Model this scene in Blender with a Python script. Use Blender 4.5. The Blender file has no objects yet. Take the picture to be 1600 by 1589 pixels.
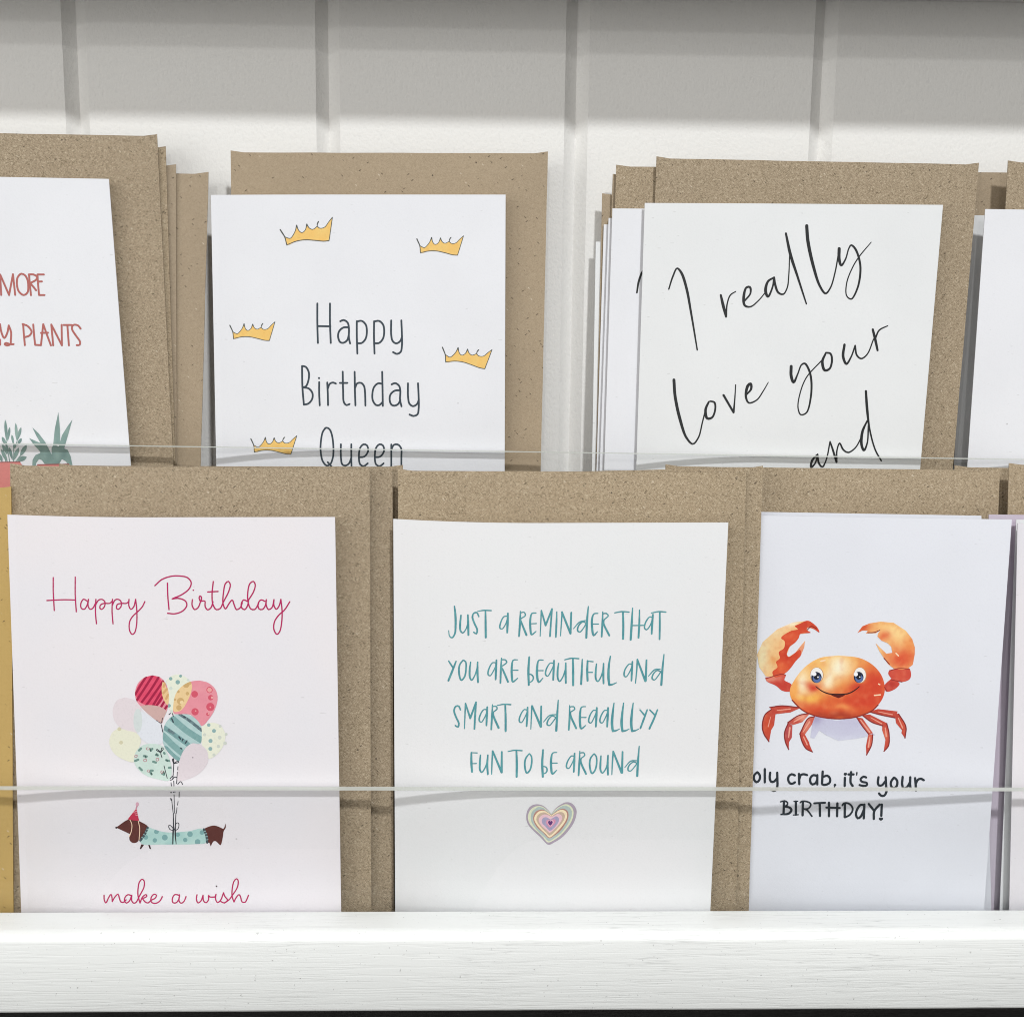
import bpy, math, random
from math import sin, cos, tan, radians, pi, exp
from mathutils import Vector, Matrix, noise
from mathutils.geometry import delaunay_2d_cdt
random.seed(7)
scene = bpy.context.scene
COL = scene.collection
MM = 0.001
LIFT = 0.30                       # world height of the lens above the dark counter

# ---------------------------------------------------------------- camera
F, CX, CY = 2200.0, 800.0, 794.5  # focal length and centre in photo pixels
YAW, PITCH, ROLL = radians(1.8), radians(11.0), radians(0.72)
_f = Vector((sin(YAW) * cos(PITCH), cos(YAW) * cos(PITCH), -sin(PITCH)))
_r0 = Vector((cos(YAW), -sin(YAW), 0)); _u0 = _r0.cross(_f)
_r = _r0 * cos(ROLL) + _u0 * sin(ROLL); _u = _u0 * cos(ROLL) - _r0 * sin(ROLL)
cam = bpy.data.cameras.new('camera'); camo = bpy.data.objects.new('camera', cam); COL.objects.link(camo)
cam.sensor_fit = 'HORIZONTAL'; cam.sensor_width = 36.0; cam.lens = F / 1600 * 36
cam.clip_start = 0.01; cam.clip_end = 50
_m = Matrix((_r, _u, -_f)).transposed().to_4x4(); _m.translation = Vector((0, 0, LIFT)); camo.matrix_world = _m
scene.camera = camo

# ---------------------------------------------------------------- light
world = bpy.data.worlds.new('World'); scene.world = world; world.use_nodes = True
bg = world.node_tree.nodes['Background']; bg.inputs[0].default_value = (1.0, 0.975, 0.935, 1); bg.inputs[1].default_value = 0.23

def lamp(name, direction, dist, size, power, color=(1, 0.985, 0.96), target=(0.02, 0.50, LIFT - 0.03), size_y=None):
    l = bpy.data.lights.new(name, 'AREA'); l.shape = 'DISK' if size_y is None else 'RECTANGLE'
    l.size = size; l.energy = power; l.color = color
    if size_y is not None: l.size_y = size_y
    o = bpy.data.objects.new(name, l); COL.objects.link(o)
    d = Vector(direction).normalized(); o.location = Vector(target) + d * dist
    o.rotation_euler = d.to_track_quat('Z', 'Y').to_euler()
    return o
lamp('ceiling_spot', (0.225, -1, 0.80), 2.2, 0.13, 29.5, (0.985, 0.995, 1.0))
lamp('far_ceiling_spot', (-0.10, -1, 0.375), 3.0, 0.07, 6.5)
lamp('far_ceiling_spot', (-0.42, -1, 0.24), 3.4, 0.07, 6.0)
lamp('shop_window_light', (-0.95, -1, 0.16), 2.6, 1.6, 17.0, (1, 0.985, 0.955), size_y=1.4)

lamp('overhead_fill', (0.1, -0.42, 1), 2.0, 1.1, 6.0, (1, 1, 1), size_y=0.8)  # added soft fill from above, brightens the lip top and other upward faces
lamp('front_fill', (-0.12, -1, 0.22), 2.4, 1.3, 5.2, (1, 0.99, 0.965), size_y=0.7)  # added broad frontal fill behind the camera, reaches into gaps between the stacks
scene.view_settings.view_transform = 'Standard'; scene.view_settings.look = 'None'
scene.view_settings.exposure = 0.0; scene.view_settings.gamma = 1.0; scene.view_settings.use_curve_mapping = False
scene.cycles.filter_width = 1.0; scene.cycles.max_bounces = 10; scene.cycles.transparent_max_bounces = 24

# ---------------------------------------------------------------- materials
def lin(c):
    return tuple(((v / 255) / 12.92 if v / 255 <= 0.04045 else ((v / 255 + 0.055) / 1.055) ** 2.4) for v in c)

class NT:
    def __init__(s, name):
        s.m = bpy.data.materials.new(name); s.m.use_nodes = True; s.t = s.m.node_tree
        s.t.nodes.clear(); s.out = s.n('ShaderNodeOutputMaterial')
    def n(s, kind, **kw):
        nd = s.t.nodes.new(kind)
        for k, v in kw.items():
            if k.startswith('i_'):
                key = k[2:].replace('_', ' '); nd.inputs[int(key) if key.isdigit() else key].default_value = v
            else: setattr(nd, k, v)
        return nd
    def l(s, a, b): s.t.links.new(a, b)
    def coords(s, scale, seed=True):
        tc = s.n('ShaderNodeTexCoord'); mp = s.n('ShaderNodeMapping'); mp.inputs['Scale'].default_value = scale
        s.l(tc.outputs['Object'], mp.inputs['Vector'])
        if seed:
            oi = s.n('ShaderNodeObjectInfo'); mu = s.n('ShaderNodeMath', operation='MULTIPLY', i_1=37.0)
            s.l(oi.outputs['Random'], mu.inputs[0]); s.l(mu.outputs[0], mp.inputs['Location'])
        return mp.outputs[0]
    def noise(s, vec, scale, detail=2.0, rough=0.5):
        nz = s.n('ShaderNodeTexNoise'); nz.inputs['Scale'].default_value = scale; nz.inputs['Detail'].default_value = detail
        nz.inputs['Roughness'].default_value = rough; s.l(vec, nz.inputs['Vector']); return nz.outputs['Fac']
    def ramp(s, fac, stops):
        r = s.n('ShaderNodeValToRGB'); el = r.color_ramp.elements
        while len(el) < len(stops): el.new(0.5)
        for e, (p, c) in zip(el, stops): e.position = p; e.color = (c, c, c, 1) if not hasattr(c, '__len__') else (*c, 1)
        s.l(fac, r.inputs[0]); return r.outputs[0]
    def mix(s, fac, a, b, mode='MIX'):
        mx = s.n('ShaderNodeMixRGB', blend_type=mode)
        for sock, v in ((mx.inputs[0], fac), (mx.inputs[1], a), (mx.inputs[2], b)):
            if hasattr(v, 'is_output'): s.l(v, sock)
            elif hasattr(v, '__len__'): sock.default_value = (*v, 1)
            else: sock.default_value = v
        return mx.outputs[0]
    def bsdf(s, color, rough=0.7, spec=0.25, bump=None, strength=0.3, dist=0.0002):
        p = s.n('ShaderNodeBsdfPrincipled'); p.inputs['Roughness'].default_value = rough
        p.inputs['Specular IOR Level'].default_value = spec
        if hasattr(color, 'is_output'): s.l(color, p.inputs['Base Color'])
        else: p.inputs['Base Color'].default_value = (*color, 1)
        if bump is not None:
            b = s.n('ShaderNodeBump'); b.inputs['Strength'].default_value = strength; b.inputs['Distance'].default_value = dist
            s.l(bump, b.inputs['Height']); s.l(b.outputs[0], p.inputs['Normal'])
        s.l(p.outputs[0], s.out.inputs[0]); return p

def mat_card(name, base, tint=None):
    t = NT(name); v = t.coords((1, 1, 1))
    grain = t.noise(v, 1500, 4, 0.65)
    blot = t.noise(v, 34, 2)
    c = t.mix(t.ramp(blot, [(0.35, 0.0), (0.7, 1.0)]), base, tint or tuple(x * 0.97 for x in base))
    c = t.mix(t.ramp(grain, [(0.28, 0.10), (0.5, 0.0)]), c, tuple(x * 0.72 for x in base))
    sp = t.n('ShaderNodeTexVoronoi'); sp.inputs['Scale'].default_value = 115; t.l(v, sp.inputs['Vector'])
    pick = t.n('ShaderNodeSeparateColor'); t.l(sp.outputs['Color'], pick.inputs[0])
    rare = t.ramp(pick.outputs[0], [(0.90, 0.0), (0.93, 1.0)])
    dot = t.ramp(sp.outputs['Distance'], [(0.022, 0.55), (0.045, 0.0)])
    c = t.mix(t.mix(1.0, dot, rare, 'MULTIPLY'), c, (0.10, 0.09, 0.085))
    hair = t.coords((1, 1, 3.5)); h = t.noise(hair, 420, 1)
    c = t.mix(t.ramp(h, [(0.765, 0.0), (0.80, 0.22)]), c, (0.3, 0.29, 0.28))
    t.bsdf(c, 0.62, 0.28, grain, 0.22, 0.00012)
    return t.m

def mat_kraft(name, base, dark, light, depth=1.0):
    t = NT(name); v = t.coords((1, 1, 1)); turn = t.noise(v, 130, 2)
    rot = []
    for ang in (0.55, -0.75):                     # short fibres lying in two main directions
        mp = t.n('ShaderNodeMapping'); mp.inputs['Scale'].default_value = (0.45, 1, 1.3)
        m0 = t.n('ShaderNodeMapping'); m0.inputs['Rotation'].default_value = (0, ang, 0); t.l(v, m0.inputs['Vector']); t.l(m0.outputs[0], mp.inputs['Vector']); rot.append(mp.outputs[0])
    f1, f2 = t.noise(rot[0], 2600, 3, 0.7), t.noise(rot[1], 2850, 3, 0.7)
    fine = t.noise(v, 3400, 2, 0.7); cloud = t.noise(v, 45, 3)
    oi = t.n('ShaderNodeObjectInfo')
    tone = t.mix(oi.outputs['Random'], tuple(x * k for x, k in zip(base, (0.95, 0.955, 0.97))), tuple(x * k for x, k in zip(base, (1.04, 1.03, 1.0))))
    c = t.mix(t.ramp(cloud, [(0.3, 0.16), (0.7, 0.0)]), tone, tuple(x * 0.7 for x in base))
    for f in (f1, f2):
        c = t.mix(t.ramp(f, [(0.32, 0.80 * depth), (0.46, 0.0)]), c, dark)
        c = t.mix(t.ramp(f, [(0.56, 0.0), (0.70, 0.62 * depth)]), c, light)
    c = t.mix(t.ramp(fine, [(0.26, 0.75 * depth), (0.36, 0.0)]), c, tuple(x * 0.5 for x in dark))
    for vec, sc, lo, hi, keep, colr in ((rot[0], 640, 0.09, 0.19, 0.80, (0.06, 0.042, 0.026)), (rot[1], 700, 0.09, 0.19, 0.80, (0.06, 0.042, 0.025)), (rot[1], 640, 0.08, 0.17, 0.86, (0.62, 0.54, 0.42)), (v, 260, 0.055, 0.10, 0.93, (0.03, 0.02, 0.014))):
        vo = t.n('ShaderNodeTexVoronoi'); vo.inputs['Scale'].default_value = sc; t.l(vec, vo.inputs['Vector'])
        pk = t.n('ShaderNodeSeparateColor'); t.l(vo.outputs['Color'], pk.inputs[0])
        m = t.mix(1.0, t.ramp(vo.outputs['Distance'], [(lo, 0.85), (hi, 0.0)]), t.ramp(pk.outputs[0], [(keep, 0.0), (keep + 0.02, 1.0)]), 'MULTIPLY')
        c = t.mix(m, c, colr)
    t.bsdf(c, 0.70, 0.25, t.mix(0.5, f1, f2), 0.55 * depth, 0.00016)
    return t.m

def mat_paint(name, base, stretch=(1, 1, 1), scale=600, strength=0.3, dist=0.0003, rough=0.45, specks=0.0, warp_by=0.012, iso=0.0, lines=0.0):
    t = NT(name); v = t.coords(stretch, False); v1 = t.coords((1, 1, 1), False)
    warp = t.noise(v1, 14, 2)
    comb = t.n('ShaderNodeVectorMath', operation='ADD'); cz = t.n('ShaderNodeCombineXYZ')
    mu = t.n('ShaderNodeMath', operation='MULTIPLY', i_1=warp_by); t.l(warp, mu.inputs[0]); t.l(mu.outputs[0], cz.inputs[2])
    t.l(v, comb.inputs[0]); t.l(cz.outputs[0], comb.inputs[1])
    n1 = t.noise(comb.outputs[0], scale, 4, 0.6)
    if iso: n1 = t.mix(iso, n1, t.noise(v1, 1300, 3, 0.7))
    c = t.mix(t.ramp(n1, [(0.30, 0.12), (0.46, 0.0)]), base, tuple(x * 0.6 for x in base))
    if lines:
        n1 = t.mix(t.ramp(t.noise(v1, 26, 3), [(0.38, 0.75), (0.62, 0.05)]), n1, (0.5, 0.5, 0.5))
        n3 = t.noise(t.coords((0.028, 1, 1.02), False), 520, 3, 0.55); msk = t.ramp(t.noise(v1, 22, 2), [(0.46, 0.0), (0.66, lines)])
        ln = t.ramp(n3, [(0.478, 0.0), (0.492, 1.0), (0.506, 0.0)]); c = t.mix(t.mix(1.0, ln, msk, 'MULTIPLY'), c, tuple(x * 0.55 for x in base))
        n1 = t.mix(0.14, n1, t.ramp(n3, [(0.44, 1.0), (0.49, 0.2), (0.54, 1.0)]))
    if specks:
        n2 = t.noise(v1, 900, 2, 0.6)
        c = t.mix(t.ramp(n2, [(0.20, specks), (0.31, 0.0)]), c, (0.12, 0.115, 0.11))
    t.bsdf(c, rough, 0.4, n1, strength, dist)
    return t.m

M = {}
M['card_white'] = mat_card('white_card_stock', (0.755, 0.765, 0.80))
M['card_grey'] = mat_card('cool_white_card_stock', (0.745, 0.76, 0.77))
M['card_pink'] = mat_card('blush_card_stock', (0.765, 0.735, 0.76), (0.745, 0.73, 0.765))
M['card_warm'] = mat_card('bright_white_card_stock', (0.76, 0.757, 0.768), (0.745, 0.755, 0.765))
M['card_blue'] = mat_card('pale_lavender_card_stock', (0.725, 0.74, 0.795))
M['card_mauve'] = mat_card('mauve_card_stock', (0.53, 0.45, 0.54), (0.56, 0.52, 0.59))
M['kraft'] = mat_kraft('kraft_paper', (0.375, 0.295, 0.200), (0.14, 0.108, 0.062), (0.66, 0.565, 0.42), 1.05)
M['kraft_smooth'] = mat_kraft('smooth_kraft_paper', (0.375, 0.297, 0.208), (0.18, 0.145, 0.09), (0.56, 0.47, 0.35), 0.5)
M['gold'] = mat_kraft('golden_kraft_paper', (0.50, 0.345, 0.125), (0.36, 0.235, 0.075), (0.60, 0.44, 0.20), 0.3)
M['wall'] = mat_paint('white_wall_paint', (0.80, 0.795, 0.775), (1, 1, 0.7), 900, 0.4, 0.0005, 0.55)
M['lip'] = mat_paint('brushed_white_paint', (0.845, 0.862, 0.85), (0.06, 1, 1), 640, 0.45, 0.0006, 0.42, 0.6, 0.009, 0.30, 0.6)
M['board'] = mat_paint('white_board_paint', (0.78, 0.78, 0.77), (0.1, 1, 1), 500, 0.2, 0.0003)
M['counter'] = mat_paint('black_counter', (0.012, 0.011, 0.011), (0.3, 1, 1), 500, 0.6, 0.0006, 0.5)

t = NT('printed_ink')
at = t.n('ShaderNodeAttribute', attribute_name='ink'); g = t.noise(t.coords((1, 1, 1)), 1500, 3, 0.65)
t.bsdf(t.mix(t.ramp(g, [(0.30, 0.07), (0.5, 0.0)]), at.outputs['Color'], (0.02, 0.02, 0.02)), 0.5, 0.3, g, 0.15, 0.0001)
M['ink'] = t.m

t = NT('clear_acrylic')
tr = t.n('ShaderNodeBsdfTransparent'); tr.inputs[0].default_value = (0.994, 0.996, 0.995, 1)
gl = t.n('ShaderNodeBsdfGlossy'); gl.inputs['Roughness'].default_value = 0.04
fr = t.n('ShaderNodeFresnel'); fr.inputs[0].default_value = 1.22
mx = t.n('ShaderNodeMixShader'); t.l(fr.outputs[0], mx.inputs[0]); t.l(tr.outputs[0], mx.inputs[1]); t.l(gl.outputs[0], mx.inputs[2])
t.l(mx.outputs[0], t.out.inputs[0]); M['acrylic'] = t.m
t = NT('sawn_acrylic_edge')
df = t.n('ShaderNodeBsdfDiffuse'); df.inputs[0].default_value = (0.60, 0.62, 0.58, 1)
tr = t.n('ShaderNodeBsdfTransparent'); tr.inputs[0].default_value = (0.9, 0.92, 0.9, 1)
g = t.noise(t.coords((0.06, 1, 1), False), 900, 3)
mx = t.n('ShaderNodeMixShader'); t.l(t.ramp(g, [(0.3, 0.80), (0.7, 0.93)]), mx.inputs[0]); t.l(tr.outputs[0], mx.inputs[1]); t.l(df.outputs[0], mx.inputs[2])
t.l(mx.outputs[0], t.out.inputs[0]); M['acrylic_edge'] = t.m

# ---------------------------------------------------------------- geometry helpers (camera-lens millimetres: x right, Y away, z up)
def ray(px, py):
    d = _f + _r * ((px - CX) / F) + _u * ((CY - py) / F)
    return d.x / d.y, d.z / d.y
def hit(px, py, surf):
    ax, az = ray(px, py); Y = 480.0
    for _ in range(9): Y = surf(ax * Y, az * Y)
    return ax * Y, Y, az * Y
def W(x, Y, z): return Vector((x * MM, Y * MM, z * MM + LIFT))

def link(name, verts, faces, mat, parent=None, origin=None, smooth=False):
    me = bpy.data.meshes.new(name); o = bpy.data.objects.new(name, me); COL.objects.link(o)
    if parent is not None: org = parent['_org'] if '_org' in parent else parent.location
    else: org = origin if origin is not None else Vector((0, 0, 0))
    org = Vector(org)
    me.from_pydata([tuple(Vector(v) - org) for v in verts], [], faces); me.validate(); me.update()
    for m in (mat if isinstance(mat, list) else [mat]): me.materials.append(m)
    if parent is not None: o.parent = parent
    else: o.location = org
    if smooth:
        for p in me.polygons: p.use_smooth = True
    return o
def tag(o, label=None, cat=None, group=None, kind=None):
    for k, v in (('label', label), ('category', cat), ('group', group), ('kind', kind)):
        if v: o[k] = v
    return o
def box(x0, x1, y0, y1, z0, z1):
    v = [W(x, y, z) for x in (x0, x1) for y in (y0, y1) for z in (z0, z1)]
    return v, [(0, 1, 3, 2), (4, 6, 7, 5), (0, 4, 5, 1), (2, 3, 7, 6), (0, 2, 6, 4), (1, 5, 7, 3)]

class Sheet:
    """A leaning (and, for folded cards, curling) sheet: its depth as a function of x and z, its corners traced in photo pixels."""
    def __init__(s, tl, tr, bl, br, Yr, zr, zbase, lean=3.5, yaw=0.0, D=0.0, reach=0.45):
        s.Yr, s.zr, s.lean, s.yaw, s.D, s.reach = Yr, zr, tan(radians(lean)), yaw, 0.0, reach
        s.xl, s.xr = 0, 1
        a, b = hit(*tl, s.surf), hit(*tr, s.surf); s.xl, s.xr, s.D = a[0], b[0], D
        a, b, c, d = (hit(*p, s.surf) for p in (tl, tr, bl, br))
        k = (zbase - a[2]) / (c[2] - a[2]); m = (zbase - b[2]) / (d[2] - b[2])
        s.c = ((a[0], a[2]), (b[0], b[2]), (a[0] + (c[0] - a[0]) * k, zbase), (b[0] + (d[0] - b[0]) * m, zbase))
        s.zbase = zbase
    def surf(s, x, z):
        Y = s.Yr + (z - s.zr) * s.lean + s.yaw * (x - (s.xl + s.xr) / 2)
        if s.D:
            u = max(0.0, (x - s.xl) / (s.xr - s.xl)); Y += s.D * max(0.0, 1 - u / s.reach) ** 2
        return Y
    def xz(s, u, v):
        (ax, az), (bx, bz), (cx, cz), (dx, dz) = s.c
        return ((ax * (1 - u) + bx * u) * (1 - v) + (cx * (1 - u) + dx * u) * v, (az * (1 - u) + bz * u) * (1 - v) + (cz * (1 - u) + dz * u) * v)
    def origin(s):
        x, z = s.xz(0.5, 1); return W(x, s.surf(x, z), z)
    def point(s, px, py, off):
        x, Y, z = hit(px, py, lambda a, b: s.surf(a, b) - off); return W(x, Y, z)

def slab(pts_front, pts_back, nu, nv):
    """closed slab from two (nu+1)x(nv+1) grids"""
    n = (nu + 1) * (nv + 1); V = pts_front + pts_back; Fc = []
    i = lambda a, b: b * (nu + 1) + a
    for b in range(nv):
        for a in range(nu):
            q = (i(a, b), i(a, b + 1), i(a + 1, b + 1), i(a + 1, b)); Fc.append(q); Fc.append(tuple(n + k for k in reversed(q)))
    rim = [i(a, 0) for a in range(nu)] + [i(nu, b) for b in range(nv)] + [i(a, nv) for a in range(nu, 0, -1)] + [i(0, b) for b in range(nv, 0, -1)]
    for k in range(len(rim)):
        p, q = rim[k], rim[(k + 1) % len(rim)]; Fc.append((p, q, n + q, n + p))
    return V, Fc

def card(name, sh, mat, label, group=None, thick=0.38, cat='greeting card', leaf_w=0.955):
    nu, nv = 44, 6
    fr, bk = [], []
    for b in range(nv + 1):
        for a in range(nu + 1):
            x, z = sh.xz(a / nu, b / nv); Y = sh.surf(x, z); fr.append(W(x, Y, z)); bk.append(W(x, Y + thick, z))
    V, Fc = slab(fr, bk, nu, nv)
    fr, bk = [], []                                        # the back leaf of the folded card, hinged at the left fold
    for b in range(2):
        for a in range(2):
            x, z = sh.xz(0.006 + a * leaf_w, 0.03 + 0.97 * b); x0 = sh.xz(0, b)[0]; Y = sh.surf(x0, z) + 0.45 + (sh.yaw * (x - x0) if a else 0)
            fr.append(W(x, Y, z)); bk.append(W(x, Y + thick, z))
    V2, F2 = slab(fr, bk, 1, 1); n = len(V); V += V2; Fc += [tuple(k + n for k in f) for f in F2]
    o = link(name, V, Fc, mat, None, sh.origin()); tag(o, label, cat, group); o.pass_index = 0
    return o

def envelope(name, sh, mat, label, group=None, thick=0.9, bulge=0.5):
    nu, nv = 24, 24; fr, bk = [], []
    sd = random.random() * 50
    for b in range(nv + 1):
        for a in range(nu + 1):
            u, v = a / nu, b / nv; x, z = sh.xz(u, v)
            e = min(u, 1 - u, v, 1 - v)
            w = bulge * (sin(pi * u) * sin(pi * v)) ** 0.6 + 0.10 * noise.noise(Vector((u * 4 + sd, v * 4, 0))) * min(1, e * 8)
            if e == 0: w = -thick * 0.3                      # creased edge, pressed thin
            jx = 0.10 * noise.noise(Vector((v * 9, sd, 0))) if a in (0, nu) else 0
            jz = (0.10 * noise.noise(Vector((u * 9, sd, 5))) + (0.65 if a in (0, nu) else 0)) if b == 0 else 0
            Y = sh.surf(x, z); fr.append(W(x + jx, Y - w, z + jz)); bk.append(W(x + jx, Y + thick * (1 if e else 0.75), z + jz))
    V, Fc = slab(fr, bk, nu, nv)
    return tag(link(name, V, Fc, mat, None, sh.origin()), label, 'envelope', group)

# ---------------------------------------------------------------- printing: traced strokes and fills, merged into one flat inked mesh
def catmull(P, step=2.2):
    if len(P) == 2: return P
    out = []
    for i in range(len(P) - 1):
        p1, p2 = P[i], P[i + 1]
        p0 = P[i - 1] if i else tuple(2 * a - b for a, b in zip(p1, p2)); p3 = P[i + 2] if i + 2 < len(P) else tuple(2 * b - a for a, b in zip(p1, p2))
        L = math.hypot(p2[0] - p1[0], p2[1] - p1[1]); n = max(2, int(L / step))
        ts = [0.0]
        for a, b in ((p0, p1), (p1, p2), (p2, p3)): ts.append(ts[-1] + max(1e-3, math.hypot(b[0] - a[0], b[1] - a[1])) ** 0.5)
        for k in range(n):
            t = ts[1] + (ts[2] - ts[1]) * k / n
            def lp(a, b, ta, tb): return tuple(x + (y - x) * (t - ta) / (tb - ta) for x, y in zip(a, b))
            A1, A2, A3 = lp(p0, p1, ts[0], ts[1]), lp(p1, p2, ts[1], ts[2]), lp(p2, p3, ts[2], ts[3])
            B1, B2 = lp(A1, A2, ts[0], ts[2]), lp(A2, A3, ts[1], ts[3]); q = lp(B1, B2, ts[1], ts[2])
            out.append((q[0], q[1], max(0.2, q[2])))
    out.append(P[-1]); return out
def disc(x, y, rx, ry=None, n=12, rot=0.0):
    ry = ry or rx; c, s = cos(rot), sin(rot)
    return [(x + rx * cos(2 * pi * k / n) * c - ry * sin(2 * pi * k / n) * s, y + rx * cos(2 * pi * k / n) * s + ry * sin(2 * pi * k / n) * c) for k in range(n)]
def ribbon(P):
    P = catmull(P); polys = []; L = []; R = []
    for i, p in enumerate(P):
        a, b = P[max(0, i - 1)], P[min(len(P) - 1, i + 1)]; dx, dy = b[0] - a[0], b[1] - a[1]; h = math.hypot(dx, dy) or 1
        nx, ny = -dy / h * p[2] / 2, dx / h * p[2] / 2; L.append((p[0] + nx, p[1] + ny)); R.append((p[0] - nx, p[1] - ny))
    for i in range(len(P) - 1): polys.append([L[i], L[i + 1], R[i + 1], R[i]])
    for e in (P[0], P[-1]): polys.append(disc(e[0], e[1], e[2] / 2, n=9))
    return polys
def strokes(x0, y0, s, w, text, dx=0, dy=0):
    """';' parts strokes, '/' is a sharp corner, 'x,y,w' sets the pen width, '*x,y,r' is a dot"""
    polys = []
    for st in text.split(';'):
        P = []; cw = w
        for tk in st.split():
            if tk == '/':
                if len(P) > 1: polys += ribbon(P)
                P = P[-1:]; continue
            if tk[0] == '*':
                a = [float(q) for q in tk[1:].split(',')]; polys.append(disc(x0 + (a[0] + dx) / s, y0 + (a[1] + dy) / s, (a[2] if len(a) > 2 else w * 0.6) / s)); continue
            a = [float(q) for q in tk.split(',')]
            if len(a) > 2: cw = a[2]
            P.append((x0 + (a[0] + dx) / s, y0 + (a[1] + dy) / s, 1.09 * cw / s))
        if len(P) > 1: polys += ribbon(P)
    return polys
def area(x0, y0, s, text, smooth=True):
    P = []
    for tk in text.split():
        a = [float(q) for q in tk.split(',')]; P.append((x0 + a[0] / s, y0 + a[1] / s, 1.0))
    if smooth: P = catmull(P + P[:1], 2.0)[:-1]
    return [(p[0], p[1]) for p in P]

def emboss(name, parent, sh, layers, off=0.11, grid=None, label=None):
    """layers: (polygons, colour or function(x, y), clip) from the bottom ink to the top; clip = index of the layer that bounds it"""
    verts, faces, owner = [], [], []
    for li, (polys, colr, clip) in enumerate(layers):
        for poly in polys:
            ar = sum(poly[k - 1][0] * poly[k][1] - poly[k][0] * poly[k - 1][1] for k in range(len(poly)))
            if abs(ar) < 1e-4: continue
            if ar < 0: poly = poly[::-1]
            n = len(verts); verts += [Vector((p[0] + random.uniform(-1, 1) * 2e-3, p[1] + random.uniform(-1, 1) * 2e-3)) for p in poly]
            faces.append(list(range(n, n + len(poly)))); owner.append(li)
    if grid:
        xs = [v.x for v in verts]; ys = [v.y for v in verts]; y = min(ys)
        while y < max(ys):
            x = min(xs)
            while x < max(xs):
                verts.append(Vector((x + random.random() * 0.5, y + random.random() * 0.5))); x += grid
            y += grid
    V, _, Fs, _, _, OF = delaunay_2d_cdt(verts, [], faces, 0, 1e-5)
    keep, cols = [], []
    for f, of in zip(Fs, OF):
        own = {owner[k] for k in of}; ok = [k for k in own if layers[k][2] is None or layers[k][2] in own]
        if ok: keep.append(tuple(f)); cols.append(layers[max(ok)][1])
    used = sorted({k for f in keep for k in f}); idx = {k: i for i, k in enumerate(used)}
    P3 = [sh.point(V[k].x, V[k].y, off) for k in used]
    fl = []
    for f in keep:
        a, b, c = (V[k] for k in f[:3]); cr = (b - a).cross(c - a)
        fl.append(tuple(idx[k] for k in (f if cr < 0 else f[::-1])))
    me = bpy.data.meshes.new(name); o = bpy.data.objects.new(name, me); COL.objects.link(o)
    me.from_pydata([tuple(p - parent.location) for p in P3], [], fl); me.update(); me.materials.append(M['ink'])
    at = me.color_attributes.new('ink', 'FLOAT_COLOR', 'CORNER'); li = 0
    uv = [V[k] for k in used]
    for pf, c in zip(me.polygons, cols):
        for k in pf.loop_indices:
            vi = me.loops[k].vertex_index; cc = c(uv[vi].x, uv[vi].y) if callable(c) else c
            at.data[k].color = (*[min(0.9, q * 0.99) for q in lin(cc)], 1)
    o.parent = parent
    if label: o['label'] = label
    return o

# ================================================================ THE PLACE
ZB, ZT = -234.0, -135.0                 # floors of the lower and the upper tier
WALL = 531.0
flat = lambda Y: (lambda x, z: Y)

# ---- wall of vertical boards with V joints
def build_wall():
    gx = [hit(px, py, flat(WALL))[0] for px, py in ((118, 110), (512, 110), (903, 110), (1288, 110))]
    step = (gx[3] - gx[0]) / 3; xs = [gx[0] + step * k for k in range(-4, 8)]
    hw, dp = 4.3, 3.6; V, Fc = [], []
    prof = [(xs[0] - 60, 0)]
    for x in xs: prof += [(x - hw, 0), (x - hw + 0.25, 0.22), (x, dp), (x + hw - 0.25, 0.22), (x + hw, 0)]
    prof.append((xs[-1] + 60, 0))
    for z in (-299.0, 420.0):
        for x, d in prof: V.append(W(x, WALL + d, z))
    n = len(prof)
    for k in range(n - 1): Fc.append((k, k + 1, n + k + 1, n + k))
    for z in (-299.0, 420.0):
        for x in (prof[0][0], prof[-1][0]): V.append(W(x, WALL + 15, z))
    a, b, c, d = 2 * n, 2 * n + 1, 2 * n + 2, 2 * n + 3
    Fc += [(b, a, c, d), (a, 0, n, c), (n - 1, b, d, 2 * n - 1)]
    return tag(link('wall', V, Fc, M['wall']), 'white painted board wall with vertical joints', kind='structure')
build_wall()

# ---- upper shelf board, its underside just out of the top of the frame
zs = hit(1560, 4, flat(WALL))[2]
v, f = box(-520, 560, WALL - 60, WALL - 0.5, zs, zs + 18)
up = tag(link('wall_shelf', v, f, M['board'], None, W(0, WALL - 30, zs)), 'white painted shelf board fixed to the wall above all the cards', 'shelf')

# ---- the two-tier card shelf
X0, X1 = -470.0, 520.0
root = bpy.data.objects.new('display_shelf', None); COL.objects.link(root); root.location = W(0, 480, ZB - 6)
tag(root, 'white painted two-tier ledge with clear acrylic guards holding the cards', 'display shelf')
lip_in, lip_out = 424.2, 408.6
zl = [hit(px, py, flat(lip_in))[2] for px, py in ((0, 1424.5), (1600, 1418.5))]; zl = sum(zl) / 2
zb = [hit(px, py, flat(lip_out + 0.6))[2] for px, py in ((0, 1583), (1600, 1574.5))]; zb = sum(zb) / 2
def lip_profile():
    P = [(lip_in, zb), (lip_in, zl - 0.8), (lip_in - 0.5, zl - 0.2), (lip_in - 1.4, zl)]
    r = 4.2
    for k in range(9):
        a = pi / 2 * k / 8; P.append((lip_out + r - r * sin(a), zl - r * 0.75 + r * 0.75 * cos(a)))
    P += [(lip_out, zb + 1.2), (lip_out + 0.4, zb + 0.3), (lip_out + 1.2, zb)]
    return P
P = lip_profile(); n = len(P); V, Fc = [], []; NS = 90
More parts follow.
